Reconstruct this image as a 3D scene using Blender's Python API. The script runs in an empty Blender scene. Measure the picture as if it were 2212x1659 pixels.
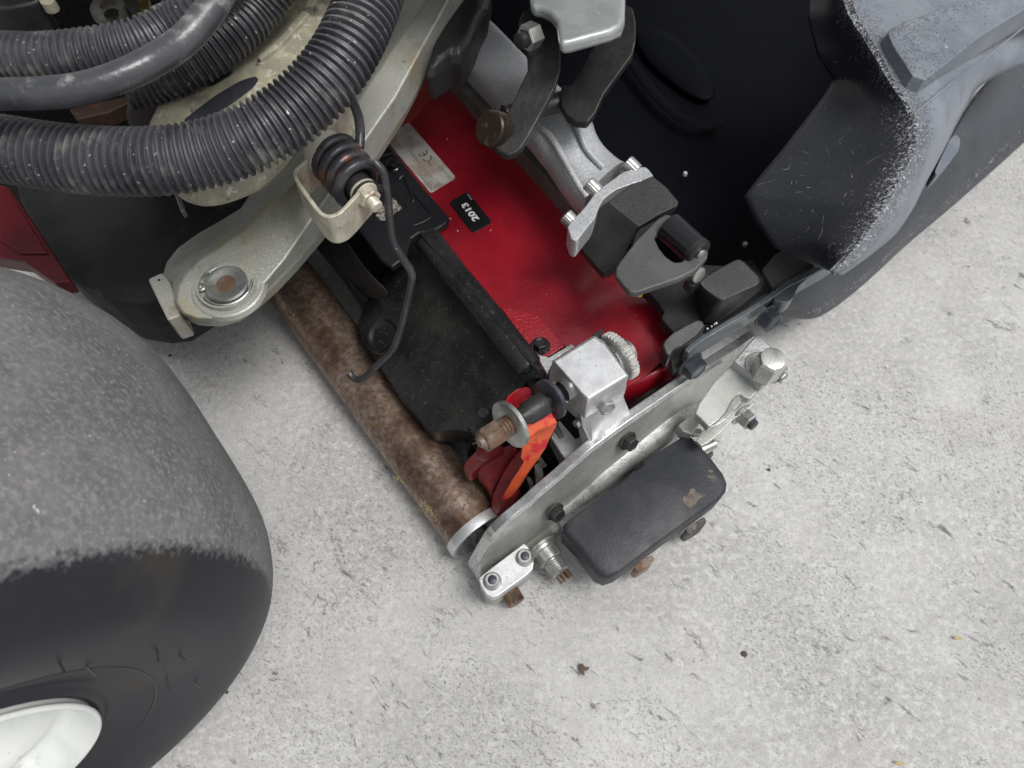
import bpy, bmesh, math, random
from mathutils import Vector, Matrix, noise
random.seed(7)
S = bpy.context.scene
COL = S.collection
# ------------------------------------------------------------------ camera
TILT = math.radians(27.1); CH = 0.821; FPX = 1660.0; PW, PH = 2212.0, 1659.0
cam = bpy.data.cameras.new('camera'); cam_o = bpy.data.objects.new('camera', cam); COL.objects.link(cam_o)
cam_o.location = (0, 0, CH); cam_o.rotation_euler = (TILT, 0, 0)
cam.sensor_width = 36.0; cam.lens = 36.0 * FPX / PW; cam.clip_start = 0.01; cam.clip_end = 200
cam.dof.use_dof = True; cam.dof.focus_distance = 0.66; cam.dof.aperture_fstop = 9.0
S.camera = cam_o
# ------------------------------------------------------------------ sky and sun (overcast day)
SUN_EL, SUN_AZ = math.radians(66), math.radians(-20)      # azimuth in Blender x/y, measured from +x
w = bpy.data.worlds.new("World"); S.world = w; w.use_nodes = True
nt = w.node_tree; bg = nt.nodes['Background']
sky = nt.nodes.new('ShaderNodeTexSky'); sky.sky_type = 'NISHITA'; sky.sun_disc = False
sky.sun_elevation = SUN_EL; sky.sun_rotation = math.radians(90) - SUN_AZ
sky.air_density = 1.0; sky.dust_density = 4.0; sky.ozone_density = 1.0
hs = nt.nodes.new('ShaderNodeHueSaturation'); hs.inputs['Saturation'].default_value = 0.15
nt.links.new(sky.outputs[0], hs.inputs['Color']); nt.links.new(hs.outputs[0], bg.inputs[0])
bg.inputs[1].default_value = 0.105
sl = bpy.data.lights.new('sun', 'SUN'); sl.energy = 1.5; sl.angle = math.radians(24); sl.color = (1, .975, .94)
so = bpy.data.objects.new('sun', sl); COL.objects.link(so)
sd = Vector((math.cos(SUN_EL)*math.cos(SUN_AZ), math.cos(SUN_EL)*math.sin(SUN_AZ), math.sin(SUN_EL)))
so.rotation_euler = sd.to_track_quat('Z', 'Y').to_euler()
S.view_settings.view_transform = 'Standard'; S.view_settings.look = 'None'
S.view_settings.exposure = 0.38; S.view_settings.gamma = 1

# ------------------------------------------------------------------ frames and survey helpers
A = math.radians(37)
U = Vector((math.cos(A), math.sin(A), 0))       # the mower's forward direction
V = Vector((math.sin(A), -math.cos(A), 0))      # sideways, towards the outer end of the cutting unit
Z = Vector((0, 0, 1)); C0 = Vector((0, 0, CH))
CROP = {0: (0, 0, 1, 1), 1: (0, 0, .3906, .3906), 2: (604.8, 0, .3906, .3906), 3: (1347.8, 0, .4688, .4688),
        4: (259.2, 216, .3125, .3125), 5: (691.2, 388.8, .3125, .3125), 6: (1123.2, 302.4, .3385, .3385),
        7: (950.4, 648, .4167, .4167), 8: (518.4, 518.4, .4428, .4428), 9: (820.8, 250.6, .15625, .15625),
        10: (0, 1425.6, .21873, .21873), 11: (1425.6, 673.9, .20832, .20832), 12: (993.6, 820.8, .20832, .20832),
        13: (0, 0, .21873, .21873), 14: (950.4, 1080, .15624, .15624)}
def ray(c, x, y):
    ox, oy, sx, sy = CROP[c]; x = ox + x*sx; y = oy + y*sy
    a, b = (x-PW/2)/FPX, -(y-PH/2)/FPX
    return Vector((a, math.sin(TILT)+b*math.cos(TILT), -math.cos(TILT)+b*math.sin(TILT)))
def P(c, x, y, z):
    r = ray(c, x, y); return C0 + r*((z-CH)/r.z)
def PV(c, x, y, v):
    r = ray(c, x, y); return C0 + r*((v - C0.dot(V))/r.dot(V))
def L(c, pts, z=None):
    return [P(c, p[0], p[1], p[2] if len(p) > 2 else z) for p in pts]
def depth(p):
    return (p-C0).dot(Vector((0, math.sin(TILT), -math.cos(TILT))))
def rad(p, px):                                   # a radius of px photo pixels seen at p, in metres
    return px*depth(p)/FPX
def uvz(u, v, z): return U*u + V*v + Z*z

# ------------------------------------------------------------------ object helpers
def thing(name, loc, label, cat, group=None):
    o = bpy.data.objects.new(name, None); o.empty_display_size = .02; COL.objects.link(o)
    o.location = loc; o['label'] = label; o['category'] = cat
    if group: o['group'] = group
    return o
def org(p):
    v = Vector((0, 0, 0))
    while p is not None: v += p.location; p = p.parent
    return v
def tag(o, label, cat, group=None):
    o['label'] = label; o['category'] = cat
    if group: o['group'] = group
    return o
def mk(name, verts, faces, mat, parent=None, smooth=True, bevel=0, seg=2, sub=0, solid=0, label=None, angle=35, soff=-1):
    o0 = org(parent); me = bpy.data.meshes.new(name)
    base = o0 if parent else sum((Vector(v) for v in verts), Vector())/len(verts)
    me.from_pydata([tuple(Vector(v)-base) for v in verts], [], faces)
    bm = bmesh.new(); bm.from_mesh(me); bmesh.ops.recalc_face_normals(bm, faces=bm.faces); bm.to_mesh(me); bm.free()
    me.materials.append(mat)
    if smooth: me.polygons.foreach_set('use_smooth', [True]*len(me.polygons))
    o = bpy.data.objects.new(name, me); COL.objects.link(o)
    if parent: o.parent = parent
    else: o.location = base
    if solid:
        m = o.modifiers.new('solid', 'SOLIDIFY'); m.thickness = solid; m.offset = soff
    if sub:
        m = o.modifiers.new('sub', 'SUBSURF'); m.levels = sub; m.render_levels = sub
    if bevel:
        m = o.modifiers.new('bevel', 'BEVEL'); m.width = bevel; m.segments = seg; m.limit_method = 'ANGLE'
        m.angle_limit = math.radians(angle); m.harden_normals = True
    elif smooth and not sub:
        try: me.set_sharp_from_angle(angle=math.radians(angle))
        except Exception: pass
    if label: o['label'] = label
    return o
def stack(name, loops, mat, parent=None, **k):
    n = len(loops[0]); vs = [v for l in loops for v in l]; fs = []
    for i in range(len(loops)-1):
        for j in range(n):
            a, b = i*n+j, i*n+(j+1) % n; fs.append((a, b, b+n, a+n))
    fs.append(tuple(range(n))); fs.append(tuple((len(loops)-1)*n+j for j in range(n)))
    return mk(name, vs, fs, mat, parent, **k)
def chaikin(pts, n=1, closed=True):
    for _ in range(n):
        q = []
        m = len(pts)
        if not closed: q.append(pts[0])
        for i in range(m if closed else m-1):
            a, b = pts[i], pts[(i+1) % m]; q += [a.lerp(b, .25), a.lerp(b, .75)]
        if not closed: q.append(pts[-1])
        pts = q
    return pts
def roundc(pts, n=1):
    q = []; m = len(pts)
    for i in range(m):
        a, b = pts[i], pts[(i+1) % m]; q += [a.lerp(b, .14), a.lerp(b, .86)]
    return chaikin(q, n)
def prism(name, pts, d, mat, parent=None, rnd=0, bevel=.0012, **k):
    if rnd: pts = roundc(pts, rnd)
    d = Vector((0, 0, -d)) if not isinstance(d, Vector) else d
    return stack(name, [pts, [p+d for p in pts]], mat, parent, bevel=bevel, **k)
def spline(pts, n=8, closed=False):
    out = []
    for i in range(len(pts)-1):
        p0 = pts[max(i-1, 0)]; p1 = pts[i]; p2 = pts[i+1]; p3 = pts[min(i+2, len(pts)-1)]
        for k in range(n):
            t = k/n
            out.append(.5*((2*p1)+(p2-p0)*t+(2*p0-5*p1+4*p2-p3)*t*t+(3*p1-p0-3*p2+p3)*t**3))
    out.append(pts[-1]); return out
def sweep(name, pts, rf, mat, parent=None, n=16, flat=1.0, **k):
    """rf(i,s) radius at sample i, arc length s"""
    T = [(pts[min(i+1, len(pts)-1)]-pts[max(i-1, 0)]).normalized() for i in range(len(pts))]
    a = T[0].cross(Z)
    if a.length < .1: a = T[0].cross(Vector((1, 0, 0)))
    a.normalize(); vs = []; fs = []; s = 0
    for i, p in enumerate(pts):
        if i: s += (p-pts[i-1]).length
        a = (a - T[i]*a.dot(T[i])).normalized(); b = T[i].cross(a)
        r = rf(i, s) if callable(rf) else rf
        for j in range(n):
            t = 2*math.pi*j/n; vs.append(p + a*r*math.cos(t) + b*r*flat*math.sin(t))
    for i in range(len(pts)-1):
        for j in range(n):
            q, r_ = i*n+j, i*n+(j+1) % n; fs.append((q, r_, r_+n, q+n))
    fs.append(tuple(range(n))); fs.append(tuple((len(pts)-1)*n+j for j in range(n)))
    return mk(name, vs, fs, mat, parent, **k)
def resample(pts, step):
    out = [pts[0].copy()]; acc = 0
    for a, b in zip(pts, pts[1:]):
        d = (b-a).length
        while acc + d >= step:
            t = (step-acc)/d; a = a.lerp(b, t); out.append(a.copy()); d = (b-a).length; acc = 0
        acc += d
    return out
def lathe(name, a, ax, prof, mat, parent=None, n=32, ref=None, **k):
    """prof: (t along axis, radius)"""
    ax = ax.normalized(); e = ref or ax.cross(Z)
    if e.length < .1: e = ax.cross(Vector((1, 0, 0)))
    e = (e-ax*e.dot(ax)).normalized(); f = ax.cross(e); vs = []; fs = []
    for t, r in prof:
        for j in range(n):
            q = 2*math.pi*j/n; vs.append(a+ax*t+(e*math.cos(q)+f*math.sin(q))*max(r, 1e-5))
    for i in range(len(prof)-1):
        for j in range(n):
            q, r_ = i*n+j, i*n+(j+1) % n; fs.append((q, r_, r_+n, q+n))
    fs.append(tuple(range(n))); fs.append(tuple((len(prof)-1)*n+j for j in range(n)))
    return mk(name, vs, fs, mat, parent, **k)
def cyl(name, a, b, r, mat, parent=None, n=24, ch=.0006, **k):
    h = (b-a).length
    return lathe(name, a, b-a, [(0, r-ch), (ch, r), (h-ch, r), (h, r-ch)], mat, parent, n, **k)
def bolt(name, a, ax, r, h, mat, parent=None, flange=0, stud=0, studmat=None, fh=.0015, **k):
    """hex head (and flange) standing on a, one mesh"""
    ax = ax.normalized(); prof = []
    rot = random.random()
    e = ax.cross(Z)
    if e.length < .1: e = Vector((1, 0, 0))
    e = (e-ax*e.dot(ax)).normalized(); f = ax.cross(e); bm_v = []; fs = []
    def ring(t, rr, n, ph=0):
        s = len(bm_v)
        for j in range(n):
            q = 2*math.pi*j/n+ph; bm_v.append(a+ax*t+(e*math.cos(q)+f*math.sin(q))*rr)
        return s
    def link(s, t, n):
        for j in range(n): fs.append((s+j, s+(j+1) % n, t+(j+1) % n, t+j))
    t0 = 0
    if flange:
        s = ring(0, flange, 24); t = ring(fh*.7, flange, 24); v = ring(fh*1.3, flange*.86, 24)
        link(s, t, 24); link(t, v, 24); fs.append(tuple(range(v, v+24))); fs.append(tuple(range(s, s+24))); t0 = fh
    s = ring(t0, r, 6, rot); t = ring(h*.9, r, 6, rot); v = ring(h, r*.86, 6, rot)
    link(s, t, 6); link(t, v, 6)
    d = ring(h*1.0, r*.7, 6, rot); d2 = ring(h*.93, r*.62, 6, rot)
    link(v, d, 6); link(d, d2, 6); fs.append(tuple(range(d2, d2+6)))
    o = mk(name, bm_v, fs, mat, parent, smooth=False, bevel=.0003, seg=1, **k)
    if stud:
        c = lathe('stud', a, ax, [(0, stud*.9)] + [(h+i*.0009, stud*(1 if i % 2 else .9)) for i in range(0, 5)], studmat or mat, None, 16)
        c.parent = o if parent is None else parent
        c.data.transform(Matrix.Translation(c.location - org(c.parent))); c.location = (0, 0, 0)
    return o
def patch(name, rows, mat, parent=None, thick=.003, sub=2, **k):
    m = len(rows[0]); vs = [p for r in rows for p in r]; fs = []
    for i in range(len(rows)-1):
        for j in range(m-1):
            a = i*m+j; fs.append((a, a+1, a+m+1, a+m))
    return mk(name, vs, fs, mat, parent, sub=sub, solid=thick, **k)

# ------------------------------------------------------------------ materials
def srgb(r, g, b):
    f = lambda c: ((c/255+.055)/1.055)**2.4 if c > 10 else c/255/12.92
    return (f(r), f(g), f(b), 1)
def mat(name, col, rough=.5, metal=0, mix=None, spots=(), bump=(), coat=0, spec=.5, rvar=0, stretch=(1, 1, 1), rot=0, coatr=.05):
    """mix: (colour2, scale, lo, hi[, detail]); spots: list of the same, laid over in turn with optional roughness; bump: (scale, distance)"""
    m = bpy.data.materials.new(name); m.use_nodes = True; t = m.node_tree; N = t.nodes; K = t.links
    b = N['Principled BSDF']; tc = N.new('ShaderNodeTexCoord'); mp = N.new('ShaderNodeMapping')
    mp.inputs['Scale'].default_value = stretch; mp.inputs['Rotation'].default_value = (0, 0, rot)
    K.new(tc.outputs['Object'], mp.inputs[0])
    def nz(scale, lo, hi, det=4, dist=0.0, seed=0.):
        n = N.new('ShaderNodeTexNoise'); n.inputs['Scale'].default_value = scale; n.inputs['Detail'].default_value = det
        n.inputs['Roughness'].default_value = .62; n.inputs['Distortion'].default_value = dist
        ad = N.new('ShaderNodeVectorMath'); ad.operation = 'ADD'; ad.inputs[1].default_value = (seed, seed*.7, seed*1.3)
        K.new(mp.outputs[0], ad.inputs[0]); K.new(ad.outputs[0], n.inputs['Vector'])
        r = N.new('ShaderNodeMapRange'); r.inputs[1].default_value = lo; r.inputs[2].default_value = hi
        r.interpolation_type = 'SMOOTHSTEP'
        K.new(n.outputs[0], r.inputs[0]); return r.outputs[0]
    def mixc(f, a, c):
        x = N.new('ShaderNodeMix'); x.data_type = 'RGBA'; K.new(f, x.inputs[0])
        if hasattr(a, 'type') and not isinstance(a, tuple): K.new(a, x.inputs[6])
        else: x.inputs[6].default_value = a
        x.inputs[7].default_value = c; return x.outputs[2]
    out = col
    layers = ([mix] if mix else []) + list(spots); rout = None
    for i, l in enumerate(layers):
        f = nz(l[1], l[2], l[3], l[4] if len(l) > 4 else 4, 0, i*3.7+.5)
        out = mixc(f, out, l[0])
    if layers: K.new(out, b.inputs['Base Color'])
    else: b.inputs['Base Color'].default_value = col
    b.inputs['Metallic'].default_value = metal; b.inputs['Roughness'].default_value = rough
    b.inputs['Specular IOR Level'].default_value = spec
    if rvar:
        f = nz(35, .3, .7, 6, 0, 9.1); r = N.new('ShaderNodeMapRange'); r.inputs[3].default_value = max(rough-rvar, .03); r.inputs[4].default_value = min(rough+rvar, 1)
        K.new(f, r.inputs[0]); K.new(r.outputs[0], b.inputs['Roughness'])
    b.inputs['Coat Weight'].default_value = coat; b.inputs['Coat Roughness'].default_value = coatr
    prev = None
    for (sc, di) in bump:
        n = N.new('ShaderNodeTexNoise'); n.inputs['Scale'].default_value = sc; n.inputs['Detail'].default_value = 3
        K.new(mp.outputs[0], n.inputs['Vector'])
        u = N.new('ShaderNodeBump'); u.inputs['Distance'].default_value = di; u.inputs['Strength'].default_value = 1
        K.new(n.outputs[0], u.inputs['Height'])
        if prev: K.new(prev, u.inputs['Normal'])
        prev = u.outputs[0]
    if prev: K.new(prev, b.inputs['Normal'])
    m['b'] = 0
    return m
g = lambda v, a=1: (v, v, v, 1)
M = {}
M['alu'] = mat('cast_aluminium', (.50, .51, .51, 1), .42, .75, ((.36, .37, .37, 1), 40, .4, .65), [((.62, .63, .62, 1), 900, .55, .62, 1), ((.22, .21, .19, 1), 160, .66, .74)], [(900, .0004), (120, .0006)])
M['alu_pale'] = mat('grey_green_painted_casting', (.41, .415, .38, 1), .5, .35, ((.33, .335, .30, 1), 14, .4, .62), [((.47, .48, .44, 1), 700, .55, .64, 1), ((.36, .31, .18, 1), 20, .50, .74, 8), ((.26, .235, .19, 1), 60, .56, .76, 6), ((.16, .14, .12, 1), 90, .68, .76)], [(800, .0002), (90, .0004)])
M['alu_bright'] = mat('bright_cast_aluminium', (.66, .67, .68, 1), .38, .7, ((.54, .55, .56, 1), 60, .4, .65), [((.36, .36, .36, 1), 420, .63, .70, 2)], [(700, .0001), (60, .0003)])
M['alu_plate'] = mat('side_plate_aluminium', (.54, .555, .525, 1), .36, .6, ((.42, .435, .40, 1), 25, .4, .62), [((.60, .61, .59, 1), 600, .58, .66, 2), ((.22, .20, .17, 1), 110, .68, .76)], [(700, .00015), (40, .0005)])
M['alu_rim'] = mat('sky_bright_plate_rim', (.56, .565, .565, 1), .30, .85, ((.42, .43, .43, 1), 90, .4, .65), [((.80, .80, .80, 1), 700, .58, .64, 2), ((.2, .19, .18, 1), 200, .68, .74)], [(500, .00015)])  # brighter metal carries the sky's reflection along the plate's top edge
M['alu_ledge'] = mat('speckled_plate_ledge', (.50, .51, .50, 1), .42, .6, ((.34, .34, .31, 1), 60, .45, .65), [((.20, .185, .16, 1), 350, .60, .68, 2)], [(500, .0004)])
M['alu_silver'] = mat('silver_sparkle_paint', (.44, .455, .475, 1), .40, .35, ((.38, .395, .41, 1), 30, .4, .6), [((.72, .73, .74, 1), 1300, .56, .62, 1), ((.25, .26, .27, 1), 1100, .60, .66, 1)], [(1300, .0003)])
M['chrome'] = mat('polished_steel', (.72, .72, .71, 1), .16, 1, ((.55, .55, .54, 1), 200, .4, .7))
M['satin'] = mat('satin_steel', (.62, .62, .60, 1), .36, .75, ((.5, .5, .48, 1), 120, .4, .6))
M['zinc'] = mat('zinc_plated_steel', (.48, .49, .47, 1), .34, .85, ((.33, .34, .32, 1), 70, .4, .65), [((.12, .1, .09, 1), 300, .66, .74)], [(300, .0002)])
M['zinc_yellow'] = mat('cream_passivated_zinc', (.62, .59, .48, 1), .42, .35, ((.46, .43, .34, 1), 60, .4, .65), [((.30, .20, .13, 1), 60, .54, .70, 8), ((.20, .11, .07, 1), 140, .62, .72, 6)], [(200, .0003)])
M['cream'] = mat('khaki_painted_casting', (.44, .415, .30, 1), .6, .1, ((.30, .285, .22, 1), 30, .4, .6), [((.54, .53, .45, 1), 120, .56, .68), ((.12, .11, .1, 1), 45, .63, .73), ((.55, .47, .25, 1), 20, .6, .75)], [(160, .0012), (900, .0003)])
M['black'] = mat('black_plastic', (.016, .0165, .018, 1), .42, 0, ((.024, .0245, .026, 1), 20, .4, .6), [((.075, .074, .068, 1), 9, .56, .8, 8), ((.11, .11, .105, 1), 500, .72, .76, 2)], [(600, .0003), (60, .0008)], spec=.4, rvar=.12)
M['black_cover'] = mat('satin_black_plastic', (.011, .0115, .014, 1), .38, 0, None, [((.11, .11, .11, 1), 420, .735, .76, 2)], [(700, .0003)], spec=.3, rvar=.05)
M['black_textured'] = mat('textured_black_casting', (.017, .017, .018, 1), .36, 0, ((.026, .026, .026, 1), 30, .4, .6), [((.13, .13, .125, 1), 350, .72, .76, 2)], [(1100, .0003), (25, .0006)], spec=.34, rvar=.08)
M['black_gloss'] = mat('gloss_black_sleeve', (.008, .008, .01, 1), .10, 0, None, [((.1, .1, .1, 1), 500, .74, .77, 2)], spec=.6)
M['steel_black'] = mat('black_painted_steel', (.020, .020, .021, 1), .38, 0, ((.030, .029, .028, 1), 40, .4, .6), [((.16, .16, .155, 1), 130, .71, .77)], [(150, .0006), (900, .0002)], spec=.4, rvar=.1)
M['steel_blue'] = mat('blue_grey_bolt', (.055, .062, .075, 1), .42, .3, ((.035, .04, .05, 1), 80, .4, .6), [((.4, .4, .4, 1), 260, .68, .73)], [(300, .0003)])
M['weight'] = mat('grey_black_coated_weight', (.024, .026, .033, 1), .48, 0, ((.045, .045, .05, 1), 18, .4, .65), [((.14, .12, .10, 1), 60, .70, .78)], [(800, .0002), (300, .0003)], spec=.32, rvar=.08)
M['rust'] = mat('rusty_steel', (.13, .075, .045, 1), .5, .35, ((.22, .17, .14, 1), 40, .42, .62), [((.30, .125, .03, 1), 70, .62, .70), ((.045, .028, .022, 1), 30, .56, .66)], [(300, .0006)], rvar=.12)
M['rust_roller'] = mat('rusty_roller_steel', (.235, .155, .11, 1), .40, .72, ((.38, .31, .265, 1), 150, .40, .66, 9), [((.12, .07, .048, 1), 22, .44, .70, 9), ((.10, .058, .04, 1), 240, .57, .68, 6), ((.34, .17, .06, 1), 120, .63, .69, 6), ((.62, .30, .04, 1), 75, .715, .73, 3), ((.05, .033, .025, 1), 380, .63, .70, 4)], [(400, .00015)])
M['red'] = mat('gloss_red_paint', (.25, .005, .014, 1), .34, 0, ((.20, .003, .011, 1), 12, .4, .6), [((.05, .003, .006, 1), 22, .66, .76, 6), ((.4, .3, .3, 1), 260, .745, .765, 2)], [(420, .0003), (90, .00035)], coat=.5, spec=.45, coatr=.16)
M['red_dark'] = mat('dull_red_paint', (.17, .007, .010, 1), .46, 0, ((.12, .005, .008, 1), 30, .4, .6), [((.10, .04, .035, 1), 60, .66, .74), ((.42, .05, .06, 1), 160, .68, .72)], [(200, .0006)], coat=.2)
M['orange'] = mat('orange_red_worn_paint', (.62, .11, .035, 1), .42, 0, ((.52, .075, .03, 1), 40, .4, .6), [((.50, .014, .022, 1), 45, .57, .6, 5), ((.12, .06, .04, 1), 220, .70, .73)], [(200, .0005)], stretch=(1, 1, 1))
M['hose'] = mat('grey_black_hose_plastic', (.060, .059, .069, 1), .47, 0, ((.028, .029, .036, 1), 12, .4, .6), [((.17, .165, .155, 1), 45, .52, .74, 8), ((.30, .29, .26, 1), 220, .64, .72, 5), ((.50, .49, .44, 1), 210, .705, .73, 2)], [(200, .0004)], spec=.55, rvar=.08)
M['hose_smooth'] = mat('dusty_black_rubber_hose', (.040, .042, .049, 1), .33, 0, ((.065, .066, .074, 1), 15, .4, .65), [((.26, .26, .25, 1), 50, .55, .75, 8)], [(90, .0008)], spec=.6, rvar=.1)
M['bushing'] = mat('white_nylon', (.62, .61, .52, 1), .45, 0, ((.48, .46, .38, 1), 40, .4, .6))
M['basket'] = mat('scuffed_grey_black_plastic', (.045, .050, .062, 1), .5, 0, ((.045, .050, .062, 1), 8, .4, .6), [((.11, .115, .125, 1), 200, .62, .72, 6)], [(500, .0004), (50, .001)], spec=.45)
M['basket_in'] = mat('shaded_inner_plastic', (.0035, .004, .0065, 1), .55, 0, None, [((.05, .05, .05, 1), 300, .74, .77, 2)], [(40, .001)], spec=.05)  # shade inside the basket is put into this near-black colour
M['void'] = mat('grimy_metal_and_hole_dark', (.008, .008, .009, 1), .7, 0, ((.013, .011, .009, 1), 30, .4, .6), [((.07, .03, .015, 1), 20, .68, .8)], [(100, .002)], spec=.15)  # grimy black metal; on hole discs it paints the dark of an opening
M['inner_cast'] = mat('dirty_inner_casting', (.16, .155, .14, 1), .6, .3, ((.06, .055, .05, 1), 60, .4, .6), [((.3, .3, .28, 1), 300, .62, .7)], [(300, .001)])
M['white_rim'] = mat('white_painted_wheel_rim', (.70, .715, .70, 1), .38, 0, ((.54, .60, .56, 1), 12, .48, .7, 6), [((.40, .33, .24, 1), 30, .60, .78, 8), ((.10, .10, .09, 1), 80, .70, .73)], [(60, .0004)], coat=.2)
M['decal_black'] = mat('black_decal', (.008, .009, .010, 1), .3, 0, None, [((.2, .2, .2, 1), 350, .72, .75, 2)], coat=.3)
M['decal_silver'] = mat('dirty_silver_decal', (.50, .485, .46, 1), .42, .15, ((.36, .30, .26, 1), 45, .42, .62, 6), [((.30, .16, .15, 1), 30, .62, .74)])
M['print_white'] = mat('white_print', (.8, .8, .8, 1), .45)
M['print_black'] = mat('black_print', (.02, .02, .02, 1), .5)
M['mud'] = mat('dried_mud', (.17, .14, .12, 1), .9, 0, ((.10, .085, .075, 1), 200, .4, .6), [], [(400, .001)])
M['leaf'] = mat('dry_brown_leaf', (.14, .085, .055, 1), .8, 0, ((.08, .05, .035, 1), 100, .4, .6))
M['seed'] = mat('yellow_seed_husk', (.42, .34, .14, 1), .7)
M['grit'] = mat('dark_grit', (.07, .065, .05, 1), .9)
M['pale'] = mat('white_grit', (.7, .7, .67, 1), .7)
M['yellow'] = mat('yellow_grease', (.6, .38, .02, 1), .5)

# tyre: dusty worn tread above the shoulder, clean dark sidewall below it (position on the tyre itself)
def tyre_mat():
    m = mat('tyre_rubber', (.020, .0215, .027, 1), .40, 0, ((.015, .016, .021, 1), 6, .4, .6), [((.032, .029, .026, 1), 7, .55, .7)], [(90, .0004)], spec=.26)
    t = m.node_tree; N = t.nodes; K = t.links; b = N['Principled BSDF']
    src = b.inputs['Base Color'].links[0].from_socket
    tc = N.new('ShaderNodeTexCoord'); sx = N.new('ShaderNodeSeparateXYZ'); K.new(tc.outputs['Object'], sx.inputs[0])
    def noi(sc, det, seed=0):
        n = N.new('ShaderNodeTexNoise'); n.inputs['Scale'].default_value = sc; n.inputs['Detail'].default_value = det; n.inputs['Roughness'].default_value = .65
        v = N.new('ShaderNodeVectorMath'); v.operation = 'ADD'; v.inputs[1].default_value = (seed,)*3; K.new(tc.outputs['Object'], v.inputs[0]); K.new(v.outputs[0], n.inputs['Vector']); return n.outputs[0]
    def mr(s, a, c, x=0., y=1.):
        r = N.new('ShaderNodeMapRange'); r.inputs[1].default_value = a; r.inputs[2].default_value = c; r.inputs[3].default_value = x; r.inputs[4].default_value = y; K.new(s, r.inputs[0]); return r.outputs[0]
    def mth(op, a, c):
        x = N.new('ShaderNodeMath'); x.operation = op
        for i, q in enumerate((a, c)):
            if isinstance(q, (int, float)): x.inputs[i].default_value = q
            else: K.new(q, x.inputs[i])
        return x.outputs[0]
    def mx(f, a, c):
        x = N.new('ShaderNodeMix'); x.data_type = 'RGBA'; K.new(f, x.inputs[0])
        for i, q in ((6, a), (7, c)):
            if isinstance(q, tuple): x.inputs[i].default_value = q
            else: K.new(q, x.inputs[i])
        return x.outputs[2]
    edge = mth('ADD', sx.outputs[2], mth('MULTIPLY', mr(noi(230, 7), .3, .7, -1, 1), .0040))
    f = mr(edge, .1255, .1190)
    dust = mx(mr(noi(22, 8, 3), .35, .66), (.115, .112, .117, 1), (.17, .167, .17, 1))
    dust = mx(mr(noi(260, 7, 5), .48, .70), dust, (.24, .235, .23, 1))
    dust = mx(mr(noi(260, 4, 8), .665, .71), dust, (.55, .54, .52, 1))
    K.new(mx(f, src, dust), b.inputs['Base Color'])
    K.new(mr(f, 0, 1, .46, .85), b.inputs['Roughness'])
    n = N.new('ShaderNodeBump'); n.inputs['Distance'].default_value = .002; K.new(noi(120, 6, 1), n.inputs['Height']); K.new(f, n.inputs['Strength']); K.new(n.outputs[0], b.inputs['Normal'])
    return m
M['tyre'] = tyre_mat()

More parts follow.
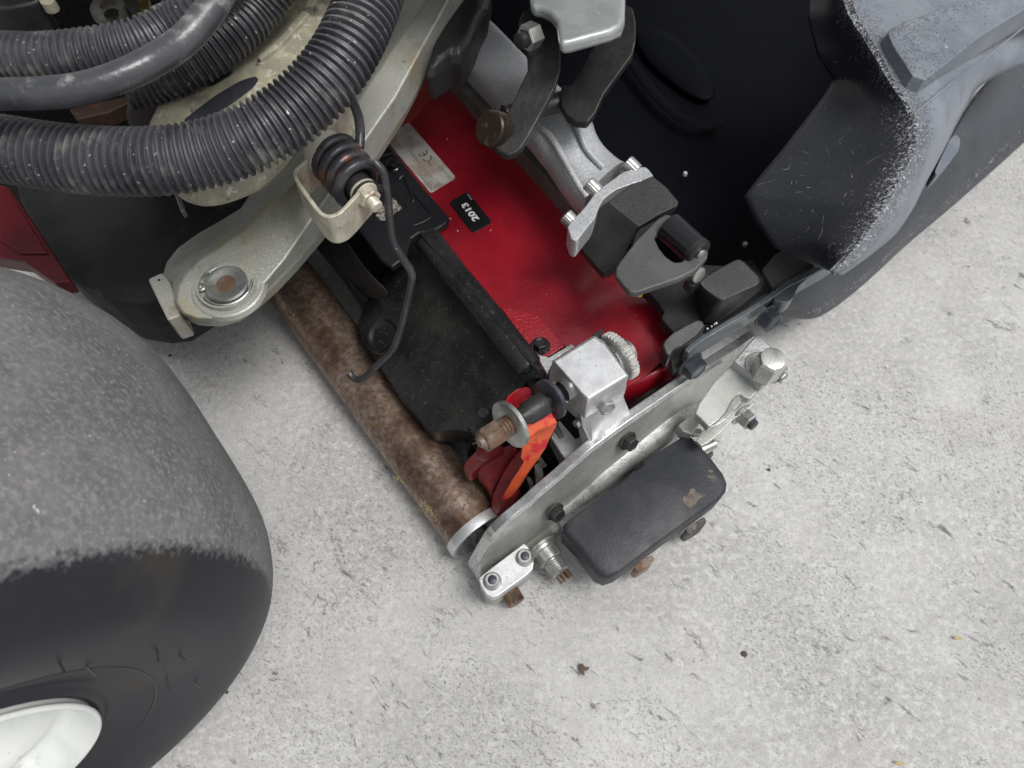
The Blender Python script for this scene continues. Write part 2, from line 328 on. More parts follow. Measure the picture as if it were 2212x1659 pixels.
def ground_mat():
    m = bpy.data.materials.new('weathered_concrete'); m.use_nodes = True; t = m.node_tree; N = t.nodes; K = t.links; b = N['Principled BSDF']
    tc = N.new('ShaderNodeTexCoord')
    def noi(sc, det=5, seed=0., rough=.6, dist=0, mapping=None):
        n = N.new('ShaderNodeTexNoise'); n.inputs['Scale'].default_value = sc; n.inputs['Detail'].default_value = det; n.inputs['Roughness'].default_value = rough; n.inputs['Distortion'].default_value = dist
        v = N.new('ShaderNodeMapping'); v.inputs['Location'].default_value = (seed, seed*.6, 0)
        if mapping: v.vector_type = 'TEXTURE'; v.inputs['Scale'].default_value = mapping[0]; v.inputs['Rotation'].default_value = (0, 0, mapping[1])
        K.new(tc.outputs['Object'], v.inputs[0]); K.new(v.outputs[0], n.inputs['Vector']); return n.outputs[0]
    def mr(s, a, c, x=0., y=1.):
        r = N.new('ShaderNodeMapRange'); r.inputs[1].default_value = a; r.inputs[2].default_value = c; r.inputs[3].default_value = x; r.inputs[4].default_value = y; r.interpolation_type = 'SMOOTHSTEP'; K.new(s, r.inputs[0]); return r.outputs[0]
    def mth(op, a, c):
        x = N.new('ShaderNodeMath'); x.operation = op
        for i, q in enumerate((a, c)):
            if isinstance(q, (int, float)): x.inputs[i].default_value = q
            else: K.new(q, x.inputs[i])
        return x.outputs[0]
    def mx(f, a, c):
        x = N.new('ShaderNodeMix'); x.data_type = 'RGBA'; K.new(f, x.inputs[0])
        for i, q in ((6, a), (7, c)):
            if isinstance(q, tuple): x.inputs[i].default_value = q
            else: K.new(q, x.inputs[i])
        return x.outputs[2]
    c = mx(mr(noi(4, 6), .3, .7), (.36, .358, .35, 1), (.51, .51, .505, 1))
    c = mx(mr(noi(130, 8, 2, .75), .43, .65), c, (.57, .57, .56, 1))
    c = mx(mth('MULTIPLY', mr(noi(24, 6, 4, .75), .46, .72), .38), c, (.31, .307, .30, 1))
    c = mx(mth('MULTIPLY', mr(noi(150, 5, 41, .75), .5, .7), .5), c, (.30, .30, .295, 1))
    c = mx(mth('MULTIPLY', mr(noi(2.6, 4, 51, .55), .45, .66), .35), c, (.30, .298, .29, 1))
    # small dark pits, crowded in patches
    patchy = mr(noi(5.5, 5, 7, .6), .43, .60)
    pits = mth('MULTIPLY', mr(noi(360, 4, 9, .7, .8, ((1.5, .9, 1), math.radians(-38))), .56, .64), mr(patchy, 0, 1, .08, .68))
    c = mx(pits, c, (.19, .19, .185, 1))
    pit2 = mth('MULTIPLY', mr(noi(420, 2, 19, .5), .60, .66), .45)
    c = mx(pit2, c, (.17, .165, .16, 1))
    # bigger flecks along the brushing direction
    fl = mth('MULTIPLY', mr(noi(70, 8, 13, .72, .5, ((2.4, .9, 1), math.radians(-40))), .59, .66), mr(noi(9, 4, 15), .42, .58))
    c = mx(mth('MULTIPLY', fl, .85), c, (.14, .135, .125, 1))
    # short hair cracks
    ridge = N.new('ShaderNodeMath'); ridge.operation = 'ABSOLUTE'; K.new(mth('SUBTRACT', noi(9, 6, 21, .62, .4, ((2.6, 1, 1), math.radians(-42))), .5), ridge.inputs[0])
    cr = mth('MULTIPLY', mr(ridge.outputs[0], .006, .001), mr(noi(17, 4, 23), .55, .63))
    c = mx(mth('MULTIPLY', cr, .5), c, (.12, .115, .105, 1))
    c = mx(mth('MULTIPLY', mr(noi(9, 6, 31), .56, .75), .3), c, (.36, .32, .29, 1))
    K.new(c, b.inputs['Base Color']); b.inputs['Roughness'].default_value = .85; b.inputs['Specular IOR Level'].default_value = .3
    h = mth('SUBTRACT', mth('MULTIPLY', noi(140, 6, 2), .5), mth('ADD', pits, mth('ADD', fl, cr)))
    u = N.new('ShaderNodeBump'); u.inputs['Distance'].default_value = .0012; u.inputs['Strength'].default_value = .6
    K.new(h, u.inputs['Height']); K.new(u.outputs[0], b.inputs['Normal'])
    return m
M['ground'] = ground_mat()

def add_scuffs(m, ridge_pts, width):
    """pale scuff marks: fine scratches everywhere, dense along a worn ridge (positions on the object)"""
    t = m.node_tree; N = t.nodes; K = t.links; b = N['Principled BSDF']; src = b.inputs['Base Color'].links[0].from_socket
    tc = N.new('ShaderNodeTexCoord')
    at = N.new('ShaderNodeAttribute'); at.attribute_name = 'wear'
    def noi(sc, det, seed, mp=None, dist=0):
        n = N.new('ShaderNodeTexNoise'); n.inputs['Scale'].default_value = sc; n.inputs['Detail'].default_value = det; n.inputs['Roughness'].default_value = .7; n.inputs['Distortion'].default_value = dist
        v = N.new('ShaderNodeMapping'); v.inputs['Location'].default_value = (seed, seed, seed)
        if mp: v.inputs['Scale'].default_value = mp[0]; v.inputs['Rotation'].default_value = (0, 0, mp[1])
        K.new(tc.outputs['Object'], v.inputs[0]); K.new(v.outputs[0], n.inputs['Vector']); return n.outputs[0]
    def mth(op, a, c):
        x = N.new('ShaderNodeMath'); x.operation = op; x.use_clamp = False
        for i, q in enumerate((a, c)):
            if isinstance(q, (int, float)): x.inputs[i].default_value = q
            else: K.new(q, x.inputs[i])
        return x.outputs[0]
    def mr(s, a, c, x=0., y=1.):
        r = N.new('ShaderNodeMapRange'); r.inputs[1].default_value = a; r.inputs[2].default_value = c; r.inputs[3].default_value = x; r.inputs[4].default_value = y; K.new(s, r.inputs[0]); return r.outputs[0]
    f1 = mth('ADD', mth('ADD', mth('MULTIPLY', noi(430, 6, 1, None, .6), .8), mth('MULTIPLY', noi(70, 5, 3, None, 1), .25)), mth('MULTIPLY', at.outputs['Fac'], .16))
    fa = mr(f1, .645, .725)
    rg = N.new('ShaderNodeMath'); rg.operation = 'ABSOLUTE'; K.new(mth('SUBTRACT', noi(30, 1, 5, ((.25, 1, 1), .7), .0), .5), rg.inputs[0])
    fb = mth('MULTIPLY', mr(rg.outputs[0], .0035, .001), mr(noi(60, 3, 8), .52, .60))
    rg2 = N.new('ShaderNodeMath'); rg2.operation = 'ABSOLUTE'; K.new(mth('SUBTRACT', noi(26, 1, 15, ((1, .25, 1), .2), .0), .5), rg2.inputs[0])
    fc = mth('MULTIPLY', mr(rg2.outputs[0], .003, .001), mr(noi(50, 3, 18), .53, .60))
    f = mth('MAXIMUM', fa, mth('MULTIPLY', mth('MAXIMUM', fb, fc), .7))
    x = N.new('ShaderNodeMix'); x.data_type = 'RGBA'; K.new(f, x.inputs[0]); K.new(src, x.inputs[6]); x.inputs[7].default_value = (.42, .43, .46, 1)
    K.new(x.outputs[2], b.inputs['Base Color'])
    K.new(mr(f, 0, 1, .46, .9), b.inputs['Roughness'])
    u = N.new('ShaderNodeBump'); u.inputs['Distance'].default_value = .0012; K.new(f, u.inputs['Height']); K.new(u.outputs[0], b.inputs['Normal'])
M['basket_flap'] = mat('scuffed_basket_lip_plastic', (.028, .030, .037, 1), .5, 0, ((.021, .023, .029, 1), 8, .4, .6), [((.07, .073, .08, 1), 240, .62, .72, 6)], [(500, .0004)], spec=.45)
add_scuffs(M['basket_flap'], None, 0)
M['basket_panel'] = mat('skylit_basket_panel', (.15, .17, .205, 1), .46, 0, ((.20, .22, .25, 1), 14, .4, .6), [((.16, .17, .18, 1), 200, .60, .72, 6)], [(500, .0004)], spec=.45)  # lighter copy of the lip plastic, light on the up-facing side in its colour
add_scuffs(M['basket_panel'], None, 0)
def wear(o, pts, r):
    """vertex attribute: how close each spot lies to the worn ridge"""
    me = o.data; at = me.attributes.new('wear', 'FLOAT', 'POINT'); base = org(o)
    for i, v in enumerate(me.vertices):
        p = base+v.co; d = min((p-q).length for q in pts); at.data[i].value = max(0, 1-d/r)

def text_on(name, s, p0, p1, h, m, parent, lift=.0004, bold=.0):
    cu = bpy.data.curves.new(name, 'FONT'); cu.body = s; cu.size = 1; cu.offset = bold; cu.resolution_u = 3
    tmp = bpy.data.objects.new('tmp', cu); COL.objects.link(tmp)
    bpy.context.view_layer.update(); dg = bpy.context.evaluated_depsgraph_get()
    me = bpy.data.meshes.new_from_object(tmp.evaluated_get(dg)); bpy.data.objects.remove(tmp)
    xs = [v.co.x for v in me.vertices]; ys = [v.co.y for v in me.vertices]; x0, x1, y0, y1 = min(xs), max(xs), min(ys), max(ys)
    ex = (p1-p0); W_ = ex.length; ex.normalize(); ey = Z.cross(ex); base = org(parent)
    for v in me.vertices:
        v.co = p0 + ex*((v.co.x-x0)/(x1-x0)*W_) + ey*((v.co.y-y0)/(y1-y0)*h) + Z*lift - base
    me.materials.clear(); me.materials.append(m)
    o = bpy.data.objects.new(name, me); COL.objects.link(o); o.parent = parent
    return o

# ================================================================== GROUND
gr = mk('ground', [(-6, -6, 0), (6, -6, 0), (6, 8, 0), (-6, 8, 0)], [(0, 1, 2, 3)], M['ground']); gr['kind'] = 'structure'

# ================================================================== WHEEL
WC = Vector((-.455, .082, .272)); WYAW = math.radians(-52.7)
wheel = thing('wheel', (WC.x, WC.y, 0), 'big smooth black tyre with dusty tread on a white rim, lower left', 'wheel')
def wheel_lathe(name, prof, m, parent, n=128, **k):
    """local z is the axle; the object is turned so that its own coordinates follow the wheel"""
    vs = []; fs = []
    for t, r in prof:
        for j in range(n):
            q = 2*math.pi*j/n; vs.append((r*math.cos(q), r*math.sin(q), t))
    for i in range(len(prof)-1):
        for j in range(n):
            a, b_ = i*n+j, i*n+(j+1) % n; fs.append((a, b_, b_+n, a+n))
    me = bpy.data.meshes.new(name); me.from_pydata(vs, [], fs)
    bm = bmesh.new(); bm.from_mesh(me); bmesh.ops.recalc_face_normals(bm, faces=bm.faces); bm.to_mesh(me); bm.free()
    me.materials.append(m); me.polygons.foreach_set('use_smooth', [True]*len(me.polygons))
    o = bpy.data.objects.new(name, me); COL.objects.link(o); o.parent = parent
    return o
def vsmooth(pr, n=5):
    q = spline([Vector((a, b, 0)) for a, b in pr], n); return [(p.x, p.y) for p in q]
AX = Vector((math.cos(WYAW), math.sin(WYAW), 0)); HX = Vector((-math.sin(WYAW), math.cos(WYAW), 0)); UX = AX.cross(HX)
WM = Matrix((HX, UX, AX)).transposed()           # columns: local x, y, z
Rt = .272
half = [(0, Rt), (.04, Rt*.999), (.075, Rt*.99), (.10, Rt*.962), (.116, Rt*.93), (.1265, Rt*.895), (.137, Rt*.84), (.144, Rt*.78), (.1455, Rt*.70), (.141, Rt*.60), (.134, Rt*.53), (.129, Rt*.475), (.127, .121), (.131, .1145), (.126, .1095), (.10, .1075)]
prof = [(-a, b) for a, b in half[::-1]][:-1] + half
ty = wheel_lathe('tyre', vsmooth(prof, 3), M['tyre'], wheel)
ty.location = (0, 0, WC.z); ty.rotation_euler = WM.to_euler()
rp = [(.05, 0.1094), (.118, 0.1094), (.131, 0.1099), (.1345, 0.1123), (.137, 0.1109), (.136, 0.1080), (.130, 0.1056), (.121, 0.1027), (.113, 0.1003), (.109, 0.0950), (.111, 0.0864), (.106, 0.0768), (.09, 0.0710), (.075, 0.0672), (.068, 0.0576), (.072, 0.0432), (.078, 0.0288), (.078, 0.0001)]
rim = wheel_lathe('rim', vsmooth(rp, 4), M['white_rim'], wheel)
rim.location = (0, 0, WC.z); rim.rotation_euler = WM.to_euler()
def on_tyre(r, ang, t):
    return WC + AX*t + (HX*math.cos(ang)+UX*math.sin(ang))*r
def tyre_off(r):                                    # outer sidewall offset at radius r
    for (a, b), (c, d) in zip(half, half[1:]):
        if d <= r <= b and b > d: return a+(c-a)*(b-r)/(b-d)
    return .14
def hair(ang, r, ln):
    p = on_tyre(r, ang, tyre_off(r)-.0005); d = (AX+UX*random.uniform(-.3, .3)+HX*random.uniform(-.4, .4)).normalized()
    return p, p+d*ln
def rib_ring(name, r0, a0, a1, rr, parent):
    pts = [on_tyre(r0, a0+(a1-a0)*i/60, tyre_off(r0)) for i in range(61)]
    return sweep(name, pts, lambda i, s: rr*min(1, .15+min(i, 60-i)/6), M['tyre_mark'], parent, 8)
M['tyre_mark'] = mat('moulded_rubber', (.022, .022, .026, 1), .45, spec=.5)
for i in range(16):
    a = math.radians(-25+i*12+random.uniform(-3, 3)); r = random.choice([.158, .176, .195, .225])
    p, q = hair(a, r, random.uniform(.006, .010)); cyl('rubber_nib', p, q, .0007, M['tyre_mark'], wheel, n=6, ch=.0001)
def sidewall_glyph(ch, c, x, y, h, up):
    cu_ = bpy.data.curves.new('glyph', 'FONT'); cu_.body = ch; cu_.size = 1; cu_.extrude = .02; cu_.resolution_u = 3
    tmp = bpy.data.objects.new('tmp', cu_); COL.objects.link(tmp); bpy.context.view_layer.update(); dg = bpy.context.evaluated_depsgraph_get()
    me = bpy.data.meshes.new_from_object(tmp.evaluated_get(dg)); bpy.data.objects.remove(tmp)
    rr_ = ray(c, x, y); t = .131; p = C0+rr_*(((WC-C0).dot(AX)+t)/rr_.dot(AX)); d = p-WC; ang = math.atan2(d.dot(UX), d.dot(HX)); r0_ = math.hypot(d.dot(UX), d.dot(HX)); base = org(wheel)
    for v in me.vertices:
        rr2 = r0_+v.co.y*h; a2 = ang+v.co.x*h/r0_*up; v.co = on_tyre(rr2, a2, tyre_off(min(rr2, .27))-.0006+(.0016 if v.co.z > 0 else 0))-base
    me.materials.clear(); me.materials.append(M['tyre_mark']); o = bpy.data.objects.new('moulded_numeral', me); COL.objects.link(o); o.parent = wheel
sidewall_glyph('1', 10, 1500, 930, .022, -1)
sidewall_glyph('0', 10, 1380, 1060, .022, -1)
rib_ring('moulded_ring', .150, math.radians(-60), math.radians(240), .0011, wheel)

# ================================================================== HOSES
def hose(name, c, pts, rpx, pitch, m, label, deepness=.155, group='ribbed black hoses crossing above the lift arm'):
    w = L(c, pts); w = spline(w, 14); sc = CROP[c][2]; r = rad(w[len(w)//2], rpx*sc)
    per = 8; w = resample(w, pitch/per)
    def rf(i, s):
        ph = (i % per)/per; x = math.cos(2*math.pi*ph)
        return r*(1 - deepness*(.5-.5*math.tanh(2.2*x)/math.tanh(2.2)))
    o = sweep(name, w, rf, m, None, 36); tag(o, label, 'hose', group); return o
hose('corrugated_hose', 1, [(-420, 790, .40), (-200, 800, .40), (0, 822, .40), (300, 868, .40), (600, 893, .40), (900, 890, .40), (1180, 840, .40), (1420, 745, .405), (1640, 600, .41), (1830, 405, .42), (1960, 190, .43), (2060, -60, .44), (2130, -300, .45)], 188, .0056, M['hose'], 'thick dusty corrugated hose curving in front of the cream casting, lowest of the hoses')
hose('corrugated_hose', 1, [(-420, 320, .43), (-200, 312, .43), (0, 312, .43), (250, 315, .43), (500, 290, .43), (750, 240, .43), (950, 150, .43), (1120, 40, .44), (1260, -80, .45), (1400, -240, .46)], 132, .0052, M['hose'], 'grey corrugated hose curving along the top left, above the smooth hose')
hose('corrugated_hose', 1, [(700, 470, .36), (850, 440, .36), (1000, 380, .365), (1150, 290, .37), (1290, 180, .375), (1420, 50, .38), (1520, -90, .39), (1640, -260, .40)], 135, .0053, M['hose'], 'shaded black corrugated hose running behind the smooth hose')
w = spline(L(1, [(-420, 540, .455), (-200, 535, .455), (0, 522, .455), (250, 515, .455), (450, 490, .455), (650, 430, .455), (850, 335, .455), (1020, 220, .46), (1150, 70, .465), (1240, -80, .47), (1330, -260, .48)]), 12)
o = sweep('smooth_hose', w, lambda i, s: rad(w[50], 34)*(1+.01*math.sin(s*90)), M['hose_smooth'], None, 28); tag(o, 'smooth dusty black rubber hose lying between the corrugated hoses', 'hose')

# ================================================================== SUSPENSION ARM
sa = thing('lift_beam', P(4, 750, 1300, .12), 'pale grey-green cast metal arm with a retained pivot pin, crossing above the rusty roller', 'lift beam')
top = [(2143, -729, .325), (1643, 9, .30), (1400, 340, .29), (1180, 600, .28), (1000, 760, .272), (860, 900, .266), (700, 1010, .262), (560, 1100, .26), (460, 1195, .26), (402, 1300, .26), (392, 1400, .26), (440, 1475, .26), (525, 1508, .26), (622, 1512, .26), (755, 1470, .26), (880, 1380, .26), (1020, 1245, .262), (1140, 1100, .265), (1350, 790, .275), (1600, 420, .29), (1905, -20, .30), (2290, -729, .325)]
out = [(1856, -729, .29), (1350, 50, .265), (1060, 400, .255), (905, 640, .248), (830, 750, .24), (700, 830, .235), (540, 920, .232), (400, 1020, .232), (320, 1120, .235), (290, 1220, .24), (325, 1390, .245), (400, 1480, .25), (515, 1530, .252), (622, 1534, .252), (768, 1494, .252), (898, 1405, .252), (1048, 1272, .252), (1203, 1110, .252), (1425, 850, .255), (1700, 460, .265), (2000, 0, .28), (2385, -729, .31)]
out = [(x, y, z-(.035 if i < 12 else .004)) for i, (x, y, z) in enumerate(out)]; T_, O_ = L(4, top), L(4, out); arm_c = sum(O_, Vector())/len(O_)
stack('arm_casting', [T_, O_, [p+Vector((0, 0, -.006)) for p in O_], [p.lerp(arm_c, .07)+Vector((0, 0, -.022)) for p in O_]], M['alu_pale'], sa, bevel=.0022, seg=3, angle=12)
prism('lug', L(4, [(190, 1235), (290, 1188), (345, 1260), (420, 1490), (328, 1522), (268, 1400)], .244), .035, M['alu_pale'], sa, bevel=.002)
lathe('lug_hole', P(4, 270, 1245, .2442), Z, [(0, .0011), (.0004, .0011)], M['void'], sa, 12)
bc = P(4, 748, 1293, .26); rr = lambda px, z=.26: rad(bc, px*.3125)
lathe('boss', bc-Z*.004, Z, [(0, rr(262)), (.0046, rr(250)), (.0056, rr(238)), (.0052, rr(205)), (.003, rr(200)), (.003, rr(40))], M['alu_pale'], sa, 64)
lathe('bearing_recess', bc-Z*.0, Z, [(.001, rr(204)), (.0062, rr(203)), (.0062, rr(190)), (.0012, rr(188)), (.0012, rr(149))], M['alu_pale'], sa, 48)
lathe('pivot_pin', bc, Z, [(0, rr(152)), (.0052, rr(150)), (.0068, rr(140)), (.0068, rr(116)), (.0058, rr(104)), (.0058, rr(.1))], M['zinc'], sa, 48)
lathe('rust_spot', bc+Z*.0060, Z, [(0, rr(66)), (.0003, rr(55)), (.0003, .0001)], M['rust'], sa, 20)
# retaining ring with two eyes
ring = []
for i in range(41):
    q = math.radians(215 + i*290/40); ring.append(bc+Z*.0035+Vector((math.cos(q), math.sin(q), 0))*rr(168))
sweep('retaining_ring', ring, .0014, M['zinc'], sa, 8)
for x, y in ((612, 1232), (565, 1300)):
    c = P(4, x, y, .2635); lathe('ring_eye', c, Z, [(0, .0042), (.002, .0042), (.0024, .0036), (.0024, .0014), (.0008, .0013)], M['zinc'], sa, 16)
# cream pivot housing further back, with its slot
ph = L(1, [(815, 705), (870, 600), (1000, 485), (1180, 370), (1330, 270), (1520, 130), (1700, -20), (1850, -200), (2150, -200), (2050, 100), (1900, 420), (1700, 700), (1600, 860), (1500, 960), (1390, 1040), (1260, 1095), (1140, 1118), (1040, 1102), (970, 1060), (880, 960), (820, 830)], .335); ph = chaikin(ph, 1)
cen = sum(ph, Vector())/len(ph)
inner = [p.lerp(cen, .10)+Z*.010 for p in ph]; inner2 = [p.lerp(cen, .3)+Z*.013 for p in ph]
stack('pivot_housing', [inner2, inner, ph, [p-Z*.006 for p in ph], [p.lerp(cen, .3)-Z*.035 for p in ph]], M['cream'], sa, bevel=.003, seg=3, angle=15)
M['slot'] = mat('shaded_slot', (.022, .025, .032, 1), .6, 0, ((.05, .05, .05, 1), 60, .5, .7))
prism('slot', L(1, [(1010, 665), (1080, 610), (1200, 520), (1330, 445), (1410, 420), (1430, 435), (1400, 480), (1280, 570), (1150, 650), (1080, 690)], .3492), .0012, M['slot'], sa, rnd=1, bevel=.0003)
prism('slot', L(1, [(1140, 475), (1230, 415), (1290, 385), (1270, 415), (1180, 470)], .3492), .0012, M['slot'], sa, rnd=1, bevel=.0003)
lathe('dark_disc', P(1, 1000, 640, .30), Z, [(0, .045), (.012, .044), (.014, .040), (.014, .001)], mat('brown_grey_disc', (.05, .04, .04, 1), .4, .3), sa, 40)
prism('ridge', L(1, [(1745, -120), (1790, -120), (1720, 60), (1560, 240), (1440, 330), (1420, 315), (1530, 225), (1680, 50)], .3525), .006, M['cream'], sa, rnd=1, bevel=.002)

# ================================================================== TORSION SPRING AND ITS BRACKET
ts = thing('torsion_spring', P(4, 1600, 560, .26), 'rusty dark coil spring in a cream bracket, its long wire leg bending towards the roller', 'spring')
z0 = .325
c0, c1 = P(4, 1470, 385, z0), P(4, 1668, 612, z0); ax = (c1-c0).normalized(); e1 = ax.cross(Z).normalized(); e2 = ax.cross(e1)
cr = .0186; pts = []
turns = 4.0
for i in range(int(turns*28)+1):
    q = 2*math.pi*i/28 + math.radians(150); t = i/(turns*28)
    pts.append(c0.lerp(c1, t)+(e1*math.cos(q)+e2*math.sin(q))*cr)
M['spring'] = mat('worn_spring_steel', (.045, .045, .052, 1), .35, .4, ((.09, .09, .10, 1), 60, .45, .7), [((.13, .062, .042, 1), 45, .50, .60, 5), ((.4, .38, .36, 1), 150, .66, .72)], [(200, .0005)])
M['wire'] = mat('dark_spring_wire', (.04, .041, .046, 1), .34, .3, ((.07, .07, .075, 1), 60, .45, .7), [((.14, .07, .045, 1), 60, .63, .72, 5), ((.3, .3, .3, 1), 200, .68, .74)], [(200, .0004)])
sweep('coil', pts, .0047, M['spring'], ts, 16)
tail = chaikin(L(4, [(1760, 430, .342), (1810, 480, .338), (1832, 540, .330)])+L(5, [ (475, 180, .31), (482, 300, .295), (500, 430, .28), (570, 540, .265), (640, 640, .25), (630, 720, .24), (590, 900, .215), (545, 1080, .19), (500, 1185, .175), (420, 1255, .165), (330, 1350, .15), (272, 1388, .143), (225, 1370, .14), (200, 1335, .143)]), 1, False)
sweep('wire_leg', tail, .0036, M['wire'], ts, 14)
tl2 = spline(L(4, [(1655, 330, .33), (1660, 240, .335), (1650, 130, .338), (1620, 40, .34), (1575, -30, .34), (1500, -70, .335)]), 8)
sweep('wire_leg', tl2, .0042, M['wire'], ts, 14)
def strip(name, pts, h, th, m, parent, **k):
    """upright strip: pts is the top edge path"""
    n = len(pts); loops = []
    for i in range(n):
        t = (pts[min(i+1, n-1)]-pts[max(i-1, 0)]); t.z = 0; t.normalize(); nn = Vector((-t.y, t.x, 0))*th/2
        hh = h[i] if isinstance(h, (list, tuple)) else h
        a, b = pts[i]+nn, pts[i]-nn
        loops.append([a, b, b-Z*hh, a-Z*hh])
    return stack(name, loops, m, parent, **k)
bp = L(4, [(1600, -60), (1530, 60), (1440, 200), (1350, 330), (1280, 428), (1225, 470), (1205, 505), (1225, 560), (1290, 655), (1375, 770), (1420, 800), (1470, 800), (1530, 770), (1620, 670), (1700, 580)], .332)
strip('spring_bracket', chaikin(bp, 1, False), .034, .0035, M['zinc_yellow'], ts, bevel=.0008)
lathe('bushing', P(4, 1385, 318, z0+.002), ax, [(0, .012), (.002, .0175), (.010, .0195), (.018, .0195)], M['bushing'], ts, 32)
cyl('spring_core', P(4, 1440, 385, z0), P(4, 1700, 650, z0), .012, M['steel_black'], ts)
na = P(4, 1688, 640, z0)
lathe('washer', na-ax*.0025, ax, [(0, .0122), (.002, .0122), (.003, .011), (.003, .001)], M['zinc_yellow'], ts, 32)
bolt('nut', na+ax*.0006, ax, .0096, .011, M['zinc_yellow'], ts, flange=.0115, fh=.002)
lathe('bolt_end', na, ax, [(0, .0055)]+[(.011+i*.0011, .0058 if i % 2 else .0053) for i in range(8)]+[(.0205, .0045), (.0205, .0002)], M['zinc_yellow'], ts, 20)

# ================================================================== CUTTING UNIT
cu = thing('cutting_unit', uvz(.25, -.35, 0), 'red and black reel cutting unit with rusty roller and aluminium end plate', 'mower unit')
# rear roller
ra = .109; rz = .032
rl = lathe('rear_roller', uvz(ra, -.95, rz), V, [(0, .033)]+[(.02+i*.0365, .0333+.0001*math.sin(i*1.9)) for i in range(20)]+[(.742, .0328)], M['rust_roller'], cu, 64)
lathe('roller_end_cap', uvz(ra, -.2105, rz), V, [(0, .0338), (.0005, .0355), (.009, .0360), (.0115, .0352), (.0115, .031), (.004, .029), (.004, .012), (.004, .001)], M['alu_bright'], rl, 48)
cyl('roller_shaft', uvz(ra, -.21, rz), uvz(ra, -.165, rz), .011, M['inner_cast'], rl)
# fine grass clippings stuck on the roller
def clip_tuft(name, c, n, spread, parent):
    vs = []; fs = []
    for i in range(n):
        a = c+Vector((random.gauss(0, spread), random.gauss(0, spread), random.uniform(0, .002)))
        d = Vector((random.uniform(-1, 1), random.uniform(-1, 1), random.uniform(-.1, .35))).normalized()*random.uniform(.003, .010)
        s = d.cross(Z).normalized()*.00022; k = len(vs)
        vs += [a-s, a+s, a+d+s, a+d-s, a-s+Z*.0003, a+s+Z*.0003, a+d+s+Z*.0003, a+d-s+Z*.0003]
        fs += [(k, k+1, k+2, k+3), (k+4, k+5, k+6, k+7), (k, k+1, k+5, k+4), (k+2, k+3, k+7, k+6), (k, k+3, k+7, k+4), (k+1, k+2, k+6, k+5)]
    o = mk(name, vs, fs, M['straw'], parent, smooth=False); o['kind'] = 'stuff'; return o
SZ_ = .1465
M['straw'] = mat('dry_grass_clippings', (.26, .21, .10, 1), .8)
clip_tuft('grass_clippings', P(8, 925, 1310, .05), 46, .004, rl)
clip_tuft('grass_clippings', P(8, 775, 1165, .04), 20, .003, rl)
clip_tuft('grass_clippings', P(12, 300, 640, .10), 14, .008, cu)
clip_tuft('grass_clippings', P(8, 735, 800, .066), 6, .003, rl)

# side plate: profile traced on its upright plane, lofted along the mower's forward direction
v_top, v_low = -.175, -.156
tt = [PV(7, x, y, v_top) for x, y in ((168, 1392), (205, 1325), (270, 1218), (350, 1140), (440, 1067), (520, 993), (600, 927), (690, 846), (780, 768), (890, 687), (1000, 608), (1150, 506), (1300, 402), (1470, 293), (1638, 183))]
ll = [PV(7, x, y, v_low) for x, y in ((480, 1305), (610, 1205), (700, 1130), (860, 990), (1000, 878), (1060, 830), (1200, 720), (1300, 650), (1420, 600), (1560, 520))]
def interp(lst, u):
    k = [(p.dot(U), p.z) for p in lst]; k.sort()
    if u <= k[0][0]: return k[0][1]
    for (a, b), (c, d) in zip(k, k[1:]):
        if u <= c: return b+(d-b)*(u-a)/(c-a)
    return k[-1][1]
u0, u1 = tt[0].dot(U), tt[-1].dot(U); secs = []
for i in range(41):
    u = u0+(u1-u0)*i/40; zt = interp(tt, u); zl = min(interp(ll, u), zt-.012); zl = max(zl, .012)
    H_ = zt-zl; f = lambda t: zt-H_*t
    vv = lambda t: v_top+(v_low-v_top)*t
    secs.append([uvz(u, v_top-.0075, zt), uvz(u, v_top+.0005, zt), uvz(u, v_top+.0025, zt-.008), uvz(u, v_top-.002, zt-.0105), uvz(u, vv(.45)-.0058, f(.45)), uvz(u, vv(.86)-.004, f(.84)), uvz(u, v_low-.0005, f(.90)), uvz(u, v_low+.001, f(.97)), uvz(u, v_low-.0005, zl-.004), uvz(u, v_low-.003, zl-.006), uvz(u, v_low-.004, max(zl-.03, .004)), uvz(u, v_low-.014, max(zl-.03, .004)), uvz(u, v_top-.0085, f(.7))])
sp = stack('side_plate', secs, M['alu_plate'], cu, bevel=.0008, angle=30)
rim_s = []; led_s = []
for i in range(61):
    u = u0+(u1-u0)*i/60; zt = interp(tt, u)
    rim_s.append([uvz(u, v_top-.0082, zt+.0004), uvz(u, v_top+.0006, zt+.0006), uvz(u, v_top+.0034, zt-.004), uvz(u, v_top+.0030, zt-.0088), uvz(u, v_top-.002, zt-.0095), uvz(u, v_top-.0082, zt-.004)])
    if .26 < (u-u0)/(u1-u0) < .86:
        zl = max(min(interp(ll, u), zt-.012), .012)
        led_s.append([uvz(u, v_low-.012, zl+.034), uvz(u, v_low-.0035, zl+.030), uvz(u, v_low+.0005, zl+.024), uvz(u, v_low+.0035, zl+.004), uvz(u, v_low-.003, zl-.003), uvz(u, v_low-.012, zl)])
stack('plate_rim', rim_s, M['alu_rim'], sp, bevel=.0009, seg=2)
stack('plate_ledge', led_s, M['alu_ledge'], sp, bevel=.001, seg=2)
# flange screws on the plate face
for c, x, y in ((12, 1005, 1395), (7, 985, 745)):
    p = P(c, x, y, 0); zz = .075 if c == 12 else .112
    p = P(c, x, y, zz)
    bolt('plate_screw', p-V*.004, (V+Z*.35).normalized(), .0082, .009, M['steel_black'], sp, flange=.0108)
